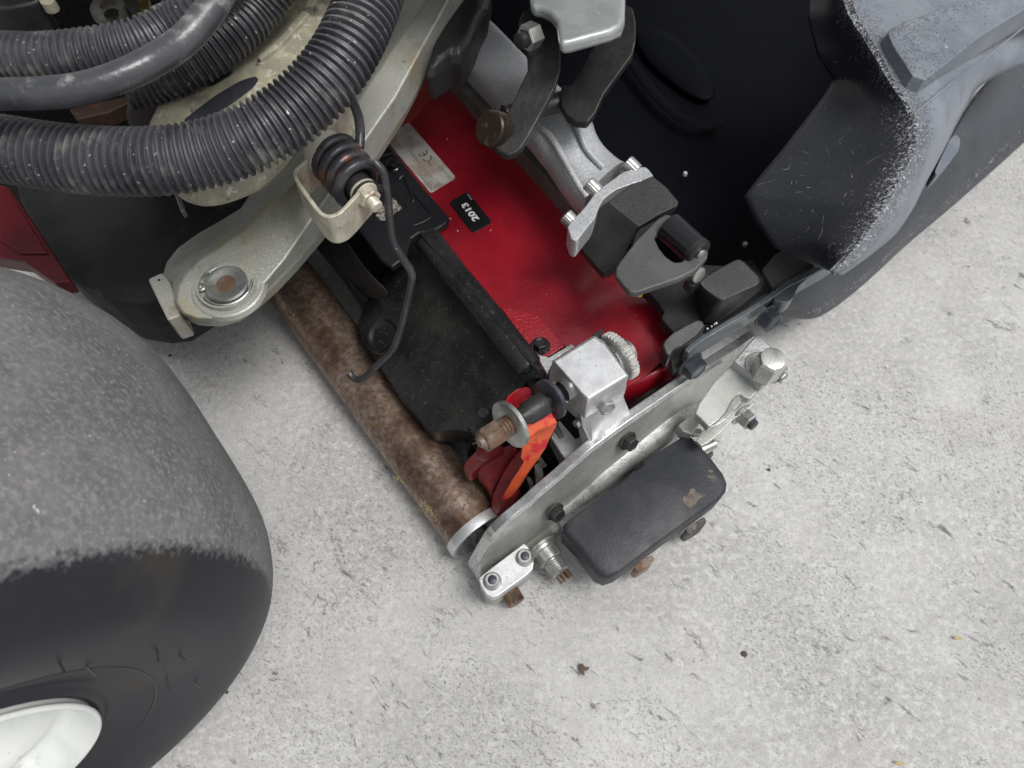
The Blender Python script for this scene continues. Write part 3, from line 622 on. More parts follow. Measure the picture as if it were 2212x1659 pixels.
# clamp block at the low rear end
blk = L(14, [(525, 1075), (1110, 640), (1160, 600), (1215, 640), (1265, 740), (1300, 860), (1285, 950), (1200, 1040), (800, 1330), (720, 1350), (640, 1310), (560, 1180)], .066)
prism('roller_clamp', blk, .014, M['alu_bright'], sp, rnd=1, bevel=.002, seg=3)
prism('clamp_base', L(14, [(525, 1100), (1110, 680), (1290, 900), (1275, 990), (800, 1345), (700, 1375), (610, 1330)], .043), .03, M['alu_pale'], sp, rnd=1, bevel=.002)
for x, y in ((1172, 800), (725, 1125)):
    c = P(14, x, y, .066)
    lathe('clamp_nut', c, Z, [(0, .0092), (.001, .0090), (.002, .0078), (.0062, .0074), (.0074, .0064), (.0074, .0045), (.0055, .0044), (.0055, .0001)], M['zinc'], sp, 24)
    lathe('stud_end', c+Z*.0056, Z, [(0, .0044), (.0016, .0043), (.002, .0036), (.002, .0001)], M['steel_blue'], sp, 20)
cyl('drain_stub', P(14, 950, 1240, .022), P(14, 1030, 1385, .022)+V*.004, .0095, M['rust'], sp)
# threaded reel stub with its nut
sa_, sb_ = P(14, 1430, 700, .035), P(14, 1640, 960, .035); dx = V
lathe('stub_nut', P(14, 1390, 640, .035), dx, [(0, .020), (.003, .020), (.0035, .0175), (.006, .017), (.007, .0145), (.018, .0140), (.019, .0125)], M['zinc'], cu, 32)
lathe('stub_thread', P(14, 1400, 650, .035), dx, [(.017, .010)]+[(.019+i*.0012, .0108 if i % 2 else .0098) for i in range(12)]+[(.034, .008), (.034, .0001)], M['zinc'], cu, 28)
for i in range(7):
    q = 2*math.pi*i/7; e = (U*math.cos(q)+Z*math.sin(q))*.0062; c = P(14, 1400, 650, .035)
    cyl('spline_tooth', c+V*.033+e, c+V*.042+e, .0016, M['rust'], cu, n=8, ch=.0002)

# counterweight
cwt = L(7, [(640, 1165), (730, 1088), (860, 1000), (960, 930), (1000, 885), (1025, 860), (1062, 828), (1175, 755), (1275, 694), (1310, 706), (1400, 800), (1475, 900), (1494, 945), (1488, 985), (1450, 1030), (1180, 1225), (920, 1420), (865, 1440), (815, 1420), (720, 1290), (640, 1205)], .088)
cc = sum(cwt, Vector())/len(cwt)
cwo = stack('counterweight', [[p.lerp(cc, .075) for p in cwt], [p.lerp(cc, .035)-Z*.0006 for p in cwt], [p.lerp(cc, .014)-Z*.0022 for p in cwt], [p.lerp(cc, .003)-Z*.005 for p in cwt], [p-Z*.010 for p in cwt], [p-Z*.034 for p in cwt], [p.lerp(cc, .04)-Z*.042 for p in cwt]], M['weight'], cu, angle=80)
prism('weight_notch', L(7, [(1005, 870), (1050, 838), (1062, 852), (1018, 884)], .0888), .003, M['void'], cwo, bevel=.0003)
M['scratch'] = mat('scratched_coating', (.13, .13, .14, 1), .5)
for i in range(26):
    bx, by = 668+i*12, 1172-i*9.2
    if 9 < i < 13: continue
    l_ = random.uniform(.5, 1)*(75 if i > 12 else 100); a = P(7, bx+12, by+16, .0862); b = P(7, bx+12+l_*.62, by+16+l_*.85, .0880)
    cyl('scratch', a-Z*.0001, b-Z*.0001, .00016, M['scratch'], cwo, n=5, ch=.00003)
for poly, m in (([(1270, 1185), (1370, 1120), (1382, 1150), (1375, 1165), (1300, 1212), (1280, 1208)], 'inner_cast'), ([(1000, 1385), (1095, 1318), (1112, 1340), (1105, 1360), (1030, 1410)], 'rust')):
    prism('weight_lug', [p for p in L(7, poly, .050)], .03, M[m], cwo, rnd=1, bevel=.0015)
def blob(name, c, pts, z, th, m, parent):
    return prism(name, L(c, pts, z), th, m, parent, rnd=1, bevel=.0002, seg=1)
blob('mud_patch', 7, [(1255, 1010), (1275, 1020), (1290, 1000), (1300, 975), (1322, 978), (1330, 1000), (1380, 1005), (1372, 1020), (1340, 1030), (1325, 1060), (1300, 1078), (1275, 1068), (1262, 1045)], .0884, .0005, M['mud'], cwo)
blob('mud_patch', 7, [(1385, 880), (1412, 882), (1420, 892), (1400, 895)], .0883, .0005, M['mud'], cwo)
blob('mud_patch', 7, [(1378, 905), (1395, 910), (1420, 908), (1440, 925), (1425, 928), (1395, 925)], .0883, .0005, M['mud'], cwo)

# front bracket of the plate, its bolts and lever
fb = L(11, [(765, 505), (1003, 228), (1045, 245), (1160, 365), (1195, 420), (1130, 560), (1120, 720), (1060, 770), (930, 640)], .150)
prism('front_bracket', fb, .014, M['alu'], sp, bevel=.0014)
prism('bracket_web', L(11, [(765, 520), (935, 655), (1055, 778), (940, 905), (870, 880), (830, 850), (740, 990), (640, 1100), (510, 1195), (420, 1100), (365, 1050), (400, 950), (560, 720)], .137), .012, M['alu_plate'], sp, bevel=.0016)
lathe('bolt_recess', P(11, 1050, 560, .1502), Z, [(0, .0165), (.0012, .0160), (.0012, .0145), (.0002, .0142)], M['zinc'], cu, 32)
bh = P(11, 1065, 570, .148); tb = P(11, 1175, 480, .180)
bolt('adjuster_bolt', P(11, 1172, 485, .181)-Z*.030, Z, .0142, .030, M['satin'], sp)
lathe('brushed_bolt_top', P(11, 1172, 485, .1802), Z, [(0, .0118), (.0012, .0116), (.0016, .0105), (.0016, .0001)], M['satin'], sp, 40)
bolt('bracket_nut', P(11, 1215, 640, .135), V+Z*.2, .0065, .009, M['zinc'], sp, flange=.008)
prism('bracket_tab', L(11, [(1270, 560), (1330, 570), (1335, 600), (1240, 690), (1180, 690), (1200, 640)], .14), .012, M['zinc'], sp, bevel=.0008)
prism('crescent_slot', L(11, [(820, 852), (850, 905), (780, 1010), (700, 1100), (600, 1170), (510, 1198), (600, 1130), (690, 1030), (760, 900)], .1395), .002, M['zinc'], sp, bevel=.0006)
prism('lever_plate', L(11, [(870, 900), (950, 905), (990, 950), (880, 1040), (760, 1110), (640, 1240), (520, 1340), (430, 1390), (370, 1330), (480, 1180), (640, 1130), (790, 1000)], .108), .006, M['alu_plate'], sp, bevel=.0008)
bolt('lever_bolt', P(11, 840, 1060, .100), V+Z*.15, .0098, .014, M['zinc'], sp, flange=.0135)
lathe('lever_bolt_end', P(11, 840, 1060, .100), V+Z*.15, [(0, .006), (.018, .006), (.019, .005), (.019, .0001)], M['steel_blue'], cu, 16)
prism('spacer_block', L(11, [(190, 1170), (350, 1050), (440, 1120), (330, 1270), (240, 1240)], .100), .02, M['alu_plate'], sp, bevel=.0012)
cyl('small_pin', P(11, 330, 1260, .088), P(11, 430, 1250, .088), .0042, M['zinc'], cu)
cyl('plated_pin', P(11, 420, 1430, .080), P(11, 570, 1360, .080), .0052, M['zinc'], cu)
prism('pin_foot', L(11, [(490, 1470), (550, 1430), (555, 1480), (510, 1500)], .07), .03, M['inner_cast'], cu, bevel=.0006)

# red shield
SZ = .146
sh = L(0, [(880, 110), (962, 152), (1038, 234), (1132, 332), (1245, 457), (1330, 560), (1397, 627), (1428, 655), (1437, 668), (1431, 684), (1440, 698), (1462, 728), (1452, 760), (1400, 806), (1350, 838), (1300, 846), (1270, 800), (1215, 742), (1200, 752), (1190, 768), (1178, 772), (1160, 762), (1080, 730), (900, 540), (760, 300)], SZ)
prism('shield', sh, .0025, M['red'], cu, bevel=.0006)
e_a, e_b = P(7, 948, 462, SZ), P(7, 1232, 318, SZ)
d_a, d_b = P(7, 985, 600, .08), P(7, 1330, 390, .08)
mk('shield_skirt', [e_a, e_b, d_b, d_a], [(0, 1, 2, 3)], M['red'], cu, solid=.0025)
tab = [P(5, 1497, 925, SZ+.0020), P(5, 1690, 1148, SZ+.0030), P(5, 1600, 1205, SZ+.0034), P(5, 1570, 1222, SZ+.0034), P(5, 1520, 1215, SZ+.0034), P(5, 1470, 1180, SZ+.0032), P(5, 1250, 880, SZ+.0018)]
prism('shield_tab', tab, .0022, mat('orange_peel_red_paint', (.27, .007, .016, 1), .30, 0, None, [], [(420, .0009)], coat=.5, spec=.5, coatr=.1), cu, bevel=.0006)
bolt('shield_bolt', P(5, 1522, 1150, SZ+.0032), Z, .0072, .008, M['black_gloss'], cu, flange=.0103)
prism('shield_faded_patch', L(2, [(790, 440), (850, 400), (920, 385), (940, 400), (900, 470), (880, 500), (850, 540), (760, 640), (700, 690), (640, 730)], SZ+.0003), .0006, mat('faded_orange_paint', (.30, .028, .010, 1), .45, 0, ((.33, .012, .012, 1), 30, .4, .6), [], [(100, .0004)]), cu, rnd=2, bevel=.0001)
# decals
zd = SZ+.0009
lab = L(9, [(78, 325), (130, 240), (385, 92), (410, 100), (1030, 825), (1038, 850), (1020, 872), (715, 1058), (695, 1055), (680, 1040)], zd)
rlab = prism('rating_label', lab, .0006, M['decal_silver'], cu, bevel=.0001, seg=1, label='dirty silver rating label with the CE mark')
def tx(s, x0, y0, x1, y1, hpx, m, z=zd, bold=.0):
    par = ydec if s in ('2013', '129-2192') else rlab
    p0, p1 = P(9, x0, y0, z), P(9, x1, y1, z); text_on('lettering', s, p0, p1, rad(p0, hpx*.15625), m, par, .0006, bold)
pb = M['print_black']
tx('THE TORO COMPANY', 737, 1028, 545, 793, 23, pb, bold=.01)
tx('8111 Lyndale Avenue South', 765, 1012, 553, 757, 20, pb)
tx('Bloomington, MN 55420-1196 USA', 792, 993, 545, 699, 20, pb)
tx('COVERED BY ONE OR MORE OF THE FOLLOWING PATENTS', 826, 978, 430, 503, 15, pb)
tx('PATENTS', 846, 955, 795, 880, 15, pb)
tx('MODEL NO.', 988, 872, 930, 795, 15, pb)
tx('SERIAL NO. 31', 925, 795, 828, 695, 15, pb)
tx('EN', 716, 680, 690, 640, 36, pb)
def arc_mark(cx_, cy_, r, a0, a1, bar=False):
    """letters of the CE mark are thick arcs"""
    c = P(9, cx_, cy_, zd+.0002); R_ = rad(c, r*.15625); ex = -V; ey = -U
    pts = [c+ex*R_*math.cos(math.radians(a0+(a1-a0)*i/16))+ey*R_*math.sin(math.radians(a0+(a1-a0)*i/16)) for i in range(17)]
    sweep('ce_mark', pts, .00062, pb, rlab, 6, flat=.4)
    if bar: sweep('ce_mark', [c-ex*R_, c+ex*R_*.1], .0006, pb, rlab, 6, flat=.4)
arc_mark(652, 580, 58, 75, 285); arc_mark(592, 507, 58, 75, 285, True)
dec = L(9, [(965, 1185), (1180, 1062), (1205, 1058), (1235, 1070), (1530, 1440), (1535, 1470), (1515, 1490), (1310, 1605), (1270, 1603), (1240, 1575), (968, 1215)], zd)
ydec = prism('year_decal', dec, .0006, M['decal_black'], cu, bevel=.0001, seg=1, label='black decal printed 2013 in white')
tx('2013', 1378, 1428, 1200, 1195, 98, M['print_white'], bold=.035)
tx('129-2192', 1277, 1158, 1222, 1083, 20, M['print_white'])
for x, y in ((972, 1420), (1075, 1590), (1530, 1580), (930, 320)):
    p = P(9, x, y, SZ); lathe('speck', p, Z, [(0, .0007), (.0006, .0004)], M['pale'], cu, 6)

# dark cover beside the label, with its slot and bolt
cover = L(2, [(420, 700), (560, 800), (600, 792), (632, 832), (690, 905), (800, 1040), (870, 1120), (930, 1190), (934, 1212), (925, 1232), (880, 1262), (835, 1288), (770, 1290), (730, 1320), (700, 1420), (620, 1480), (560, 1440), (350, 1150), (270, 950)], .158)
prism('side_cover', cover, .010, M['black_cover'], cu, bevel=.0032, seg=3)
prism('cover_slot', L(5, [(480, 40), (500, 40), (606, 178), (596, 192), (440, 282), (415, 282), (380, 240)], .1586), .0010, M['void'], cu, bevel=.0002)
prism('slot_insert', L(5, [(505, 120), (570, 195), (510, 235), (455, 275), (415, 280), (385, 245), (460, 150)], .1592), .0010, mat('crusty_aluminium', (.45, .43, .40, 1), .5, .5, ((.12, .11, .1, 1), 350, .42, .55), [], [(500, .002)]), cu, bevel=.0002)
for a in ([(270, 880), (330, 850), (420, 960), (470, 1180), (440, 1210), (380, 1110), (290, 960)],):
    pass
sweep('cover_rib', spline(L(9, [(0, 570, .159), (90, 550, .159), (150, 530, .159), (200, 560, .158)]), 6), .0018, M['black_cover'], cu, 8)
sweep('cover_rib', spline(L(9, [(270, 880, .158), (300, 840, .159), (345, 850, .159), (410, 990, .159), (455, 1150, .159), (450, 1200, .158)]), 6), .0016, M['black_cover'], cu, 8)
sweep('cover_rib', spline(L(2, [(690, 1010, .159), (730, 1060, .159), (790, 1130, .159), (840, 1190, .159), (800, 1225, .159), (735, 1250, .159)]), 6), .0011, M['black_cover'], cu, 8)
bolt('cover_bolt', P(9, 178, 690, .158), Z, .0070, .007, M['black_gloss'], cu, flange=.0090)
rows = [L(0, [(700, 440, .156), (745, 520, .156), (790, 590, .156), (850, 640, .156)]), L(0, [(690, 470, .12), (735, 540, .12), (780, 600, .12), (830, 650, .12)]), L(0, [(660, 510, .075), (700, 560, .075), (745, 610, .075), (795, 652, .075)])]
patch('lower_cover', rows, M['black'], cu, sub=2)
prism('lower_cover_panel', L(8, [(330, -80), (560, -60), (720, 120), (640, 240), (622, 292), (560, 240), (360, 0)], .09), .012, M['black'], cu, bevel=.002)
strip('frame_rail', L(8, [(360, -30), (480, 110), (560, 230), (625, 310)], .06), .03, .005, M['inner_cast'], cu, bevel=.0006)

# moulded black guard
g_out = [(770, 362), (800, 392), (985, 605), (1130, 775), (1250, 915), (1430, 1135), (1545, 1300), (1572, 1385)]
g_rdg = [(700, 372), (745, 430), (905, 610), (1050, 785), (1180, 930), (1375, 1165), (1480, 1290), (1530, 1370)]
g_crs = [(645, 425), (690, 500), (840, 655), (965, 790), (1080, 945), (1275, 1215), (1370, 1330), (1430, 1400)]
g_mid = [(500, 590), (560, 690), (660, 850), (760, 1020), (880, 1220), (1040, 1430), (1170, 1560), (1280, 1560)]
g_low = [(330, 828), (262, 1030), (390, 1240), (520, 1440), (650, 1600), (779, 1735), (949, 1725), (1110, 1760)]
g_bot = [(335, 835), (270, 1050), (400, 1258), (530, 1455), (660, 1612), (790, 1740), (950, 1735), (1110, 1775)]
# inset rows keep the moulded edge crisp
def zrow(pts, z0, z1=None): return [P(5, x, y, z0 if z1 is None else z0+(z1-z0)*i/(len(pts)-1)) for i, (x, y) in enumerate(pts)]
def midrow(a, b, t): return [p.lerp(q, t) for p, q in zip(a, b)]
R0 = zrow(g_out, .150); R1 = zrow(g_out, .172); R2 = zrow(g_rdg, .188); R3 = zrow(g_crs, .160); R4 = zrow(g_mid, .128); R5 = zrow(g_low, .078, .095); R6 = [p-Z*.03 for p in zrow(g_bot, .078, .095)]
rows = [[p-Z*.02 for p in R0], R0, midrow(R0, R1, .9), R1, midrow(R1, R2, .5), R2, midrow(R2, R3, .8), R3, midrow(R3, R4, .15), midrow(R3, R4, .6), R4, midrow(R4, R5, .6), midrow(R4, R5, .95), R5, midrow(R5, R6, .15), R6]
# dimple near the upper end
gd = patch('moulded_guard', [list(r) for r in zip(*[spline(list(c), 3) for c in zip(*[spline(r, 4) for r in rows])])], M['black'], cu, thick=.003, sub=1)
M['black_guard'] = mat('dusty_black_guard', (.009, .0095, .0105, 1), .33, 0, ((.018, .018, .018, 1), 16, .4, .6), [((.034, .034, .029, 1), 9, .50, .80, 8), ((.07, .07, .068, 1), 120, .60, .78, 8), ((.12, .12, .115, 1), 260, .70, .75, 3), ((.2, .2, .2, 1), 700, .72, .75, 1)], [(500, .0003), (26, .0022)], spec=.36, rvar=.12)
gd.data.materials[0] = M['black_guard']
rdl = spline(L(5, [(722, 392, .176), (760, 420, .177), (895, 600, .178), (1040, 775, .178), (1165, 930, .178), (1330, 1140, .178), (1430, 1265, .177), (1470, 1320, .174)]), 8)
sweep('guard_ridge', rdl, lambda i, s_: .0135*max(.12, min(1, math.sqrt(min(i, len(rdl)-1-i)/6))), M['black_guard'], gd, 24, flat=.62)
dc = P(5, 445, 1080, .118)
nrm = (R5[2]-R4[2]).cross(R4[3]-R4[2]).normalized(); nrm = nrm if nrm.z > 0 else -nrm
lathe('guard_dimple', dc-nrm*.004, (nrm+Z*.3).normalized(), [(.003, .001), (.003, .008), (.0045, .015), (.008, .0175), (.0085, .0195), (.004, .021)], M['black_guard'], cu, 40, ref=V)
prism('guard_end_fold', L(8, [(1400, 700), (1480, 640), (1500, 690), (1440, 790), (1300, 870), (1200, 960), (1160, 985), (1100, 900), (1190, 840)], .10), .04, M['black_guard'], cu, bevel=.003)
bolt('guard_screw', P(12, 255, 330, .115), -U*.5+V*.3+Z*.8, .0062, .007, M['steel_black'], cu)

# dark reel inside, with blades
reel = lathe('reel', uvz(.255, -.80, .075), V, [(0, .05), (.60, .05), (.60, .001)], M['void'], cu, 24)
for kx in range(6):
    pts = [uvz(.255+.054*math.cos(kx*math.pi/3+i*.12), -.78+i*.03, .075+.054*math.sin(kx*math.pi/3+i*.12)) for i in range(20)]
    sweep('reel_blade', pts, .004, M['inner_cast'], cu, 6, smooth=False)
prism('bed_frame', L(0, [(1040, 900), (1200, 900), (1330, 860), (1440, 770), (1462, 740), (1480, 760), (1180, 1040), (1075, 1100), (1010, 980)], .030), .02, M['void'], cu, bevel=.001)
# casting bits seen between the red fork and the plate
prism('end_casting', L(12, [(935, 590), (1010, 420), (1150, 280), (1230, 330), (1310, 640), (1345, 700), (1130, 860), (1070, 800)], .118), .03, M['alu'], cu, bevel=.002)
prism('inner_rib', L(12, [(770, 880), (840, 830), (870, 980), (830, 1140), (790, 1150)], .07), .03, M['inner_cast'], cu, bevel=.001)
prism('inner_rib', L(12, [(1060, 820), (1130, 860), (960, 1010), (820, 1180), (900, 1050)], .10), .03, M['inner_cast'], cu, bevel=.001)
prism('inner_tooth', L(12, [(680, 990), (740, 1010), (790, 1130), (750, 1200), (690, 1180), (720, 1120)], .06), .02, M['inner_cast'], cu, bevel=.001)
prism('shield_inner_strip', L(7, [(1185, 350), (1215, 370), (1120, 450), (1100, 440)], .09), .004, M['red'], cu, bevel=.0004)
prism('shield_inner_strip', L(7, [(1205, 385), (1310, 372), (1320, 395), (1200, 470), (1140, 500)], .07), .004, M['red_dark'], cu, bevel=.0004)

# height adjuster: block, bore, shaft, knurled wheel
az = .186
bt = [P(7, 580, 312, .225), P(7, 800, 180, .225), P(7, 852, 212, .228), P(7, 982, 392, .225), P(7, 768, 528, .225), P(7, 735, 500, .223)]
bo = [p-Z*.036 for p in bt]
ft = [P(7, 590, 318, .229), P(7, 800, 190, .229), P(7, 845, 225, .232), P(7, 968, 392, .228), P(7, 770, 512, .228), P(7, 742, 490, .228)]
stack('adjuster_block', [ft, bt, bo], M['alu_bright'], cu, bevel=.0016, seg=3, angle=14)
prism('adjuster_leg', [P(7, 722, 560, .180), P(7, 770, 530, .205), P(7, 975, 432, .205), P(7, 950, 490, .176), P(7, 998, 604, .150), P(7, 785, 752, .150), P(7, 742, 660, .168)], .03, M['alu_bright'], cu, bevel=.002, seg=3)
fx0 = P(7, 640, 470, az)
prism('block_end', [P(7, 582, 316, .218), P(7, 742, 500, .218), P(7, 722, 570, .19), P(7, 560, 430, .19)], .02, M['alu'], cu, bevel=.001)
prism('adjuster_foot', L(5, [(1490, 1200), (1580, 1225), (1690, 1160), (1740, 1130), (1760, 1150), (1620, 1240), (1590, 1300), (1570, 1345)], .150), .008, M['alu'], cu, bevel=.0008)
def axc(x, y): return P(7, x, y, .226-(x-220)*.038/685)
sA = axc(220, 735); sB = axc(905, 305); ad = (sB-sA).normalized(); Ls = (sB-sA).length
def at_x(x): return sA.lerp(sB, (x-220)/(905-220))
def sw(px): return rad(at_x(500), px*.4167)
cyl('adjuster_shaft', at_x(300), at_x(640), sw(34), M['steel_black'], cu)
lathe('lock_nut', at_x(212), ad, [(0, sw(34)), (.0012, sw(36)), (.0022, sw(46))], M['rust'], cu, 28)
bolt('rusty_nut', at_x(294), -ad, sw(68), (at_x(294)-at_x(222)).length, M['rust'], cu)
lathe('stud_tip', at_x(205), ad, [(0, sw(24)), (.0015, sw(30)), (.01, sw(30))], M['rust'], cu, 20)
for x in (296, 311, 326):
    lathe('spring_washer', at_x(x), ad, [(0, sw(50)), (.001, sw(56)), (.0028, sw(56)), (.0038, sw(48))], M['rust'], cu, 28)
lathe('plated_washer', at_x(342), ad, [(0, sw(50)), (0, sw(124)), (.0006, sw(130)), (.0042, sw(130)), (.0048, sw(124)), (.0048, sw(30))], M['zinc'], cu, 48)
lathe('pivot_sleeve', at_x(396), ad, [(0, sw(42)), (.001, sw(46)), (.006, sw(50)), (.009, sw(62)), (.0255, sw(66)), (.0275, sw(66))], M['steel_black'], cu, 36)
lathe('black_washer', at_x(541), ad, [(0, sw(40)), (0, sw(108)), (.0006, sw(114)), (.0042, sw(114)), (.0048, sw(108)), (.0048, sw(40))], M['steel_blue'], cu, 48)
lathe('adjuster_thread', at_x(560), ad, [(i*.00085, sw(47 if i % 2 else 38)) for i in range(14)], M['steel_black'], cu, 28)
lathe('polished_collar', at_x(604), ad, [(0, sw(50)), (.0006, sw(66)), (.012, sw(68)), (.0125, sw(60))], M['chrome'], cu, 40)
lathe('bore_ring', at_x(672), ad, [(0, sw(62)), (0, sw(84)), (.001, sw(92)), (.010, sw(94))], M['steel_black'], cu, 40)
lathe('bore_ring', at_x(664), ad, [(0, sw(66)), (.0, sw(78)), (.003, sw(80))], M['void'], cu, 40)
# knurled wheel, 36 teeth
M['wheel_zinc'] = mat('dull_zinc_wheel', (.58, .58, .555, 1), .45, .35, ((.42, .42, .40, 1), 120, .4, .62))
gw = at_x(912); gv = []; gf = []; nT = 34
gx = V; gy = Z
def gring(t, r0_, r1_):
    s = len(gv)
    for j in range(nT*4):
        q = 2*math.pi*(j+.5)/(nT*4); r_ = r1_ if (j % 4) in (0, 1) else r0_
        gv.append(gw+ad*t+(gx*math.cos(q)+gy*math.sin(q))*r_)
    return s
s0 = gring(0, .0215, .0235); s1 = gring(.001, .0225, .0252); s2 = gring(.0085, .0225, .0252); s3 = gring(.0095, .0215, .0235)
for a_, b_ in ((s0, s1), (s1, s2), (s2, s3)):
    for j in range(nT*4): gf.append((a_+j, a_+(j+1) % (nT*4), b_+(j+1) % (nT*4), b_+j))
gf.append(tuple(range(s0, s0+nT*4))); gf.append(tuple(range(s3, s3+nT*4)))
mk('knurled_wheel', gv, gf, M['wheel_zinc'], cu, smooth=False)
lathe('wheel_hub', at_x(868), ad, [(0, .017), (.012, .017), (.012, .020), (.014, .020)], M['chrome'], cu, 36)
lathe('wheel_boss', gw+ad*.0095, ad, [(0, .013), (.006, .013), (.0075, .011), (.0075, .0001)], M['zinc'], cu, 28)
prism('lock_clip', L(7, [(790, 178), (842, 145), (845, 160), (828, 188), (812, 192)], .200), .012, M['steel_black'], cu, bevel=.0004)
bolt('clamp_screw', P(7, 850, 535, .198), V*.9-U*.2+Z*.25, .0083, .0085, M['zinc'], cu)
bolt('small_screw', P(12, 1225, 440, .165), -U+V*.2, .0045, .004, M['zinc'], cu)

# red fork that the shaft passes through
def slabz(name, c, pts, th, m, **k):
    return prism(name, L(c, pts), th, m, cu, **k)
def fork(name, path, wpx, m, zth):
    """swept flat bar: path of (x, y, z, half width in photo px)"""
    pass
# outer prong: upright curved plate, worn orange on its top face
outer = [(660, 480), (720, 420), (800, 355), (900, 318), (950, 340), (1008, 430), (985, 520), (900, 680), (820, 800), (745, 900), (670, 1010), (620, 1110), (600, 1190), (590, 1260)]
inner_ = [(655, 500), (735, 585), (735, 680), (745, 720), (690, 860), (620, 950), (560, 1040), (510, 1130), (470, 1230), (450, 1330), (420, 1400), (400, 1420)]
top_o = [(655, 485, .196), (720, 415, .200), (800, 352, .202), (905, 316, .202), (960, 345, .199), (1010, 430, .190), (1000, 480, .184), (940, 590, .172), (900, 690, .160), (820, 810, .145), (740, 920, .130), (670, 1030, .115), (625, 1105, .102), (575, 1130, .099), (530, 1150, .095), (510, 1130, .095), (560, 1040, .108), (625, 930, .124), (690, 840, .138), (748, 740, .152), (715, 690, .162), (735, 600, .176), (700, 570, .184)]
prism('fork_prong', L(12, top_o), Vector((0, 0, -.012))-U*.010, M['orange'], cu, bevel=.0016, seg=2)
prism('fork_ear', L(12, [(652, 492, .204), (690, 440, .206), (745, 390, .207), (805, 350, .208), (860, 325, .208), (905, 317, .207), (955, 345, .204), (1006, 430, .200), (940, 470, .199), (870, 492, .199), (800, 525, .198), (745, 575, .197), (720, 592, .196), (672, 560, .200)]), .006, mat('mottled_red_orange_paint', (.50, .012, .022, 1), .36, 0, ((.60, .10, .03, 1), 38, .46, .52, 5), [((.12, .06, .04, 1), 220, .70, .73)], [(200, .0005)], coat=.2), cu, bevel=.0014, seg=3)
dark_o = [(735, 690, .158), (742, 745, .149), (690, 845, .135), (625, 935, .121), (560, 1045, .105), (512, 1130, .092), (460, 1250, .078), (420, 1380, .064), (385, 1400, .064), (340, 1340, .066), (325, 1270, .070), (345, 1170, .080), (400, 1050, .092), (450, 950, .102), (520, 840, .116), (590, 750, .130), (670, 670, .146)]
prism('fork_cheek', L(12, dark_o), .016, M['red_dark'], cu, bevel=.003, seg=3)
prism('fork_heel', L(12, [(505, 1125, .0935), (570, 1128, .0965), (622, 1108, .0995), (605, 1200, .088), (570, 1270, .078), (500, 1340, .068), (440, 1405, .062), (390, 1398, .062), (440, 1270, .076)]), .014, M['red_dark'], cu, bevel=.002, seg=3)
back_o = [(455, 240, .196), (500, 160, .200), (580, 95, .203), (680, 65, .203), (730, 80, .200), (755, 120, .194), (660, 170, .190), (560, 240, .188), (520, 300, .184)]
ear = prism('fork_prong', L(12, back_o), Vector((0, 0, -.03)), M['red_dark'], cu, bevel=.0016, label='bright red rear ear of the fork')
ear.data.materials[0] = mat('scuffed_bright_red', (.50, .012, .03, 1), .34, 0, ((.36, .01, .02, 1), 60, .4, .6), [((.1, .05, .04, 1), 150, .66, .72), ((.62, .2, .22, 1), 90, .68, .74)], [(200, .0005)], coat=.3)
back_leg = [(180, 720, .135), (260, 690, .138), (420, 640, .14), (460, 700, .13), (330, 800, .115), (200, 900, .100), (130, 985, .092), (80, 975, .092), (30, 900, .097), (60, 840, .105)]
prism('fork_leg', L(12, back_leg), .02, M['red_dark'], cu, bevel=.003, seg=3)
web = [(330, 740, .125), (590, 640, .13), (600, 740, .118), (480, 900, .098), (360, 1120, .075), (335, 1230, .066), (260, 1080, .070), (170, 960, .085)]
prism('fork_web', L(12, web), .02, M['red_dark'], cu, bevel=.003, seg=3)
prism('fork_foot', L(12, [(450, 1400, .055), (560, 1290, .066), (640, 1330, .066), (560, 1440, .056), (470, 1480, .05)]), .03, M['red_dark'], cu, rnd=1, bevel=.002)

# ================================================================== CARRIER FRAME (silver casting, motor cover, latch)
cf = thing('carrier_frame', P(6, 700, 500, .10), 'silver cast tube ending in a black motor cover with a latch and roller', 'mower frame')
st = [((800, 170), (1010, 20), .222), ((950, 300), (1110, 130), .222), ((1030, 385), (1200, 215), .222), ((1170, 530), (1350, 370), .222), ((1225, 610), (1440, 450), .226), ((1300, 680), (1550, 550), .235), ((1390, 775), (1650, 640), .242), ((1450, 850), (1705, 710), .243), ((1500, 915), (1735, 790), .240), ((1560, 1010), (1780, 865), .236), ((1640, 1110), (1850, 930), .233), ((1690, 1150), (1900, 960), .233)]
secs = []
for l_, r_, z in st:
    a, b = P(2, *l_, z-.016), P(2, *r_, z-.016); c = (a+b)/2; hw = (b-a)/2*1.14; n = 24; k = []
    flat = 1 if z < .223 else .55
    for j in range(n):
        q = 2*math.pi*j/n; cx_, sy_ = math.cos(q), math.sin(q)
        pw = .45 if z < .223 else .8
        k.append(c+hw*(abs(cx_)**pw*(1 if cx_ >= 0 else -1))+Z*((.019 if flat == 1 else .026)*(abs(sy_)**pw*(1 if sy_ >= 0 else -1))))
    secs.append(k)
tsec = [list(c) for c in zip(*[spline([s_[j] for s_ in secs], 5) for j in range(24)])]
o = stack('cast_tube', tsec, M['alu_silver'], cf, angle=60)
sweep('cast_ridge', spline(L(2, [(1450, 620, .243), (1530, 600, .250), (1600, 640, .2535), (1650, 720, .254), (1700, 830, .249), (1790, 930, .244)]), 8), lambda i, s: .0030, M['alu_silver'], cf, 12)
sweep('cast_ridge', spline(L(2, [(1430, 700, .246), (1500, 760, .251), (1570, 880, .248), (1650, 1020, .243), (1700, 1090, .240)]), 8), lambda i, s: .0034, M['alu_silver'], cf, 12)
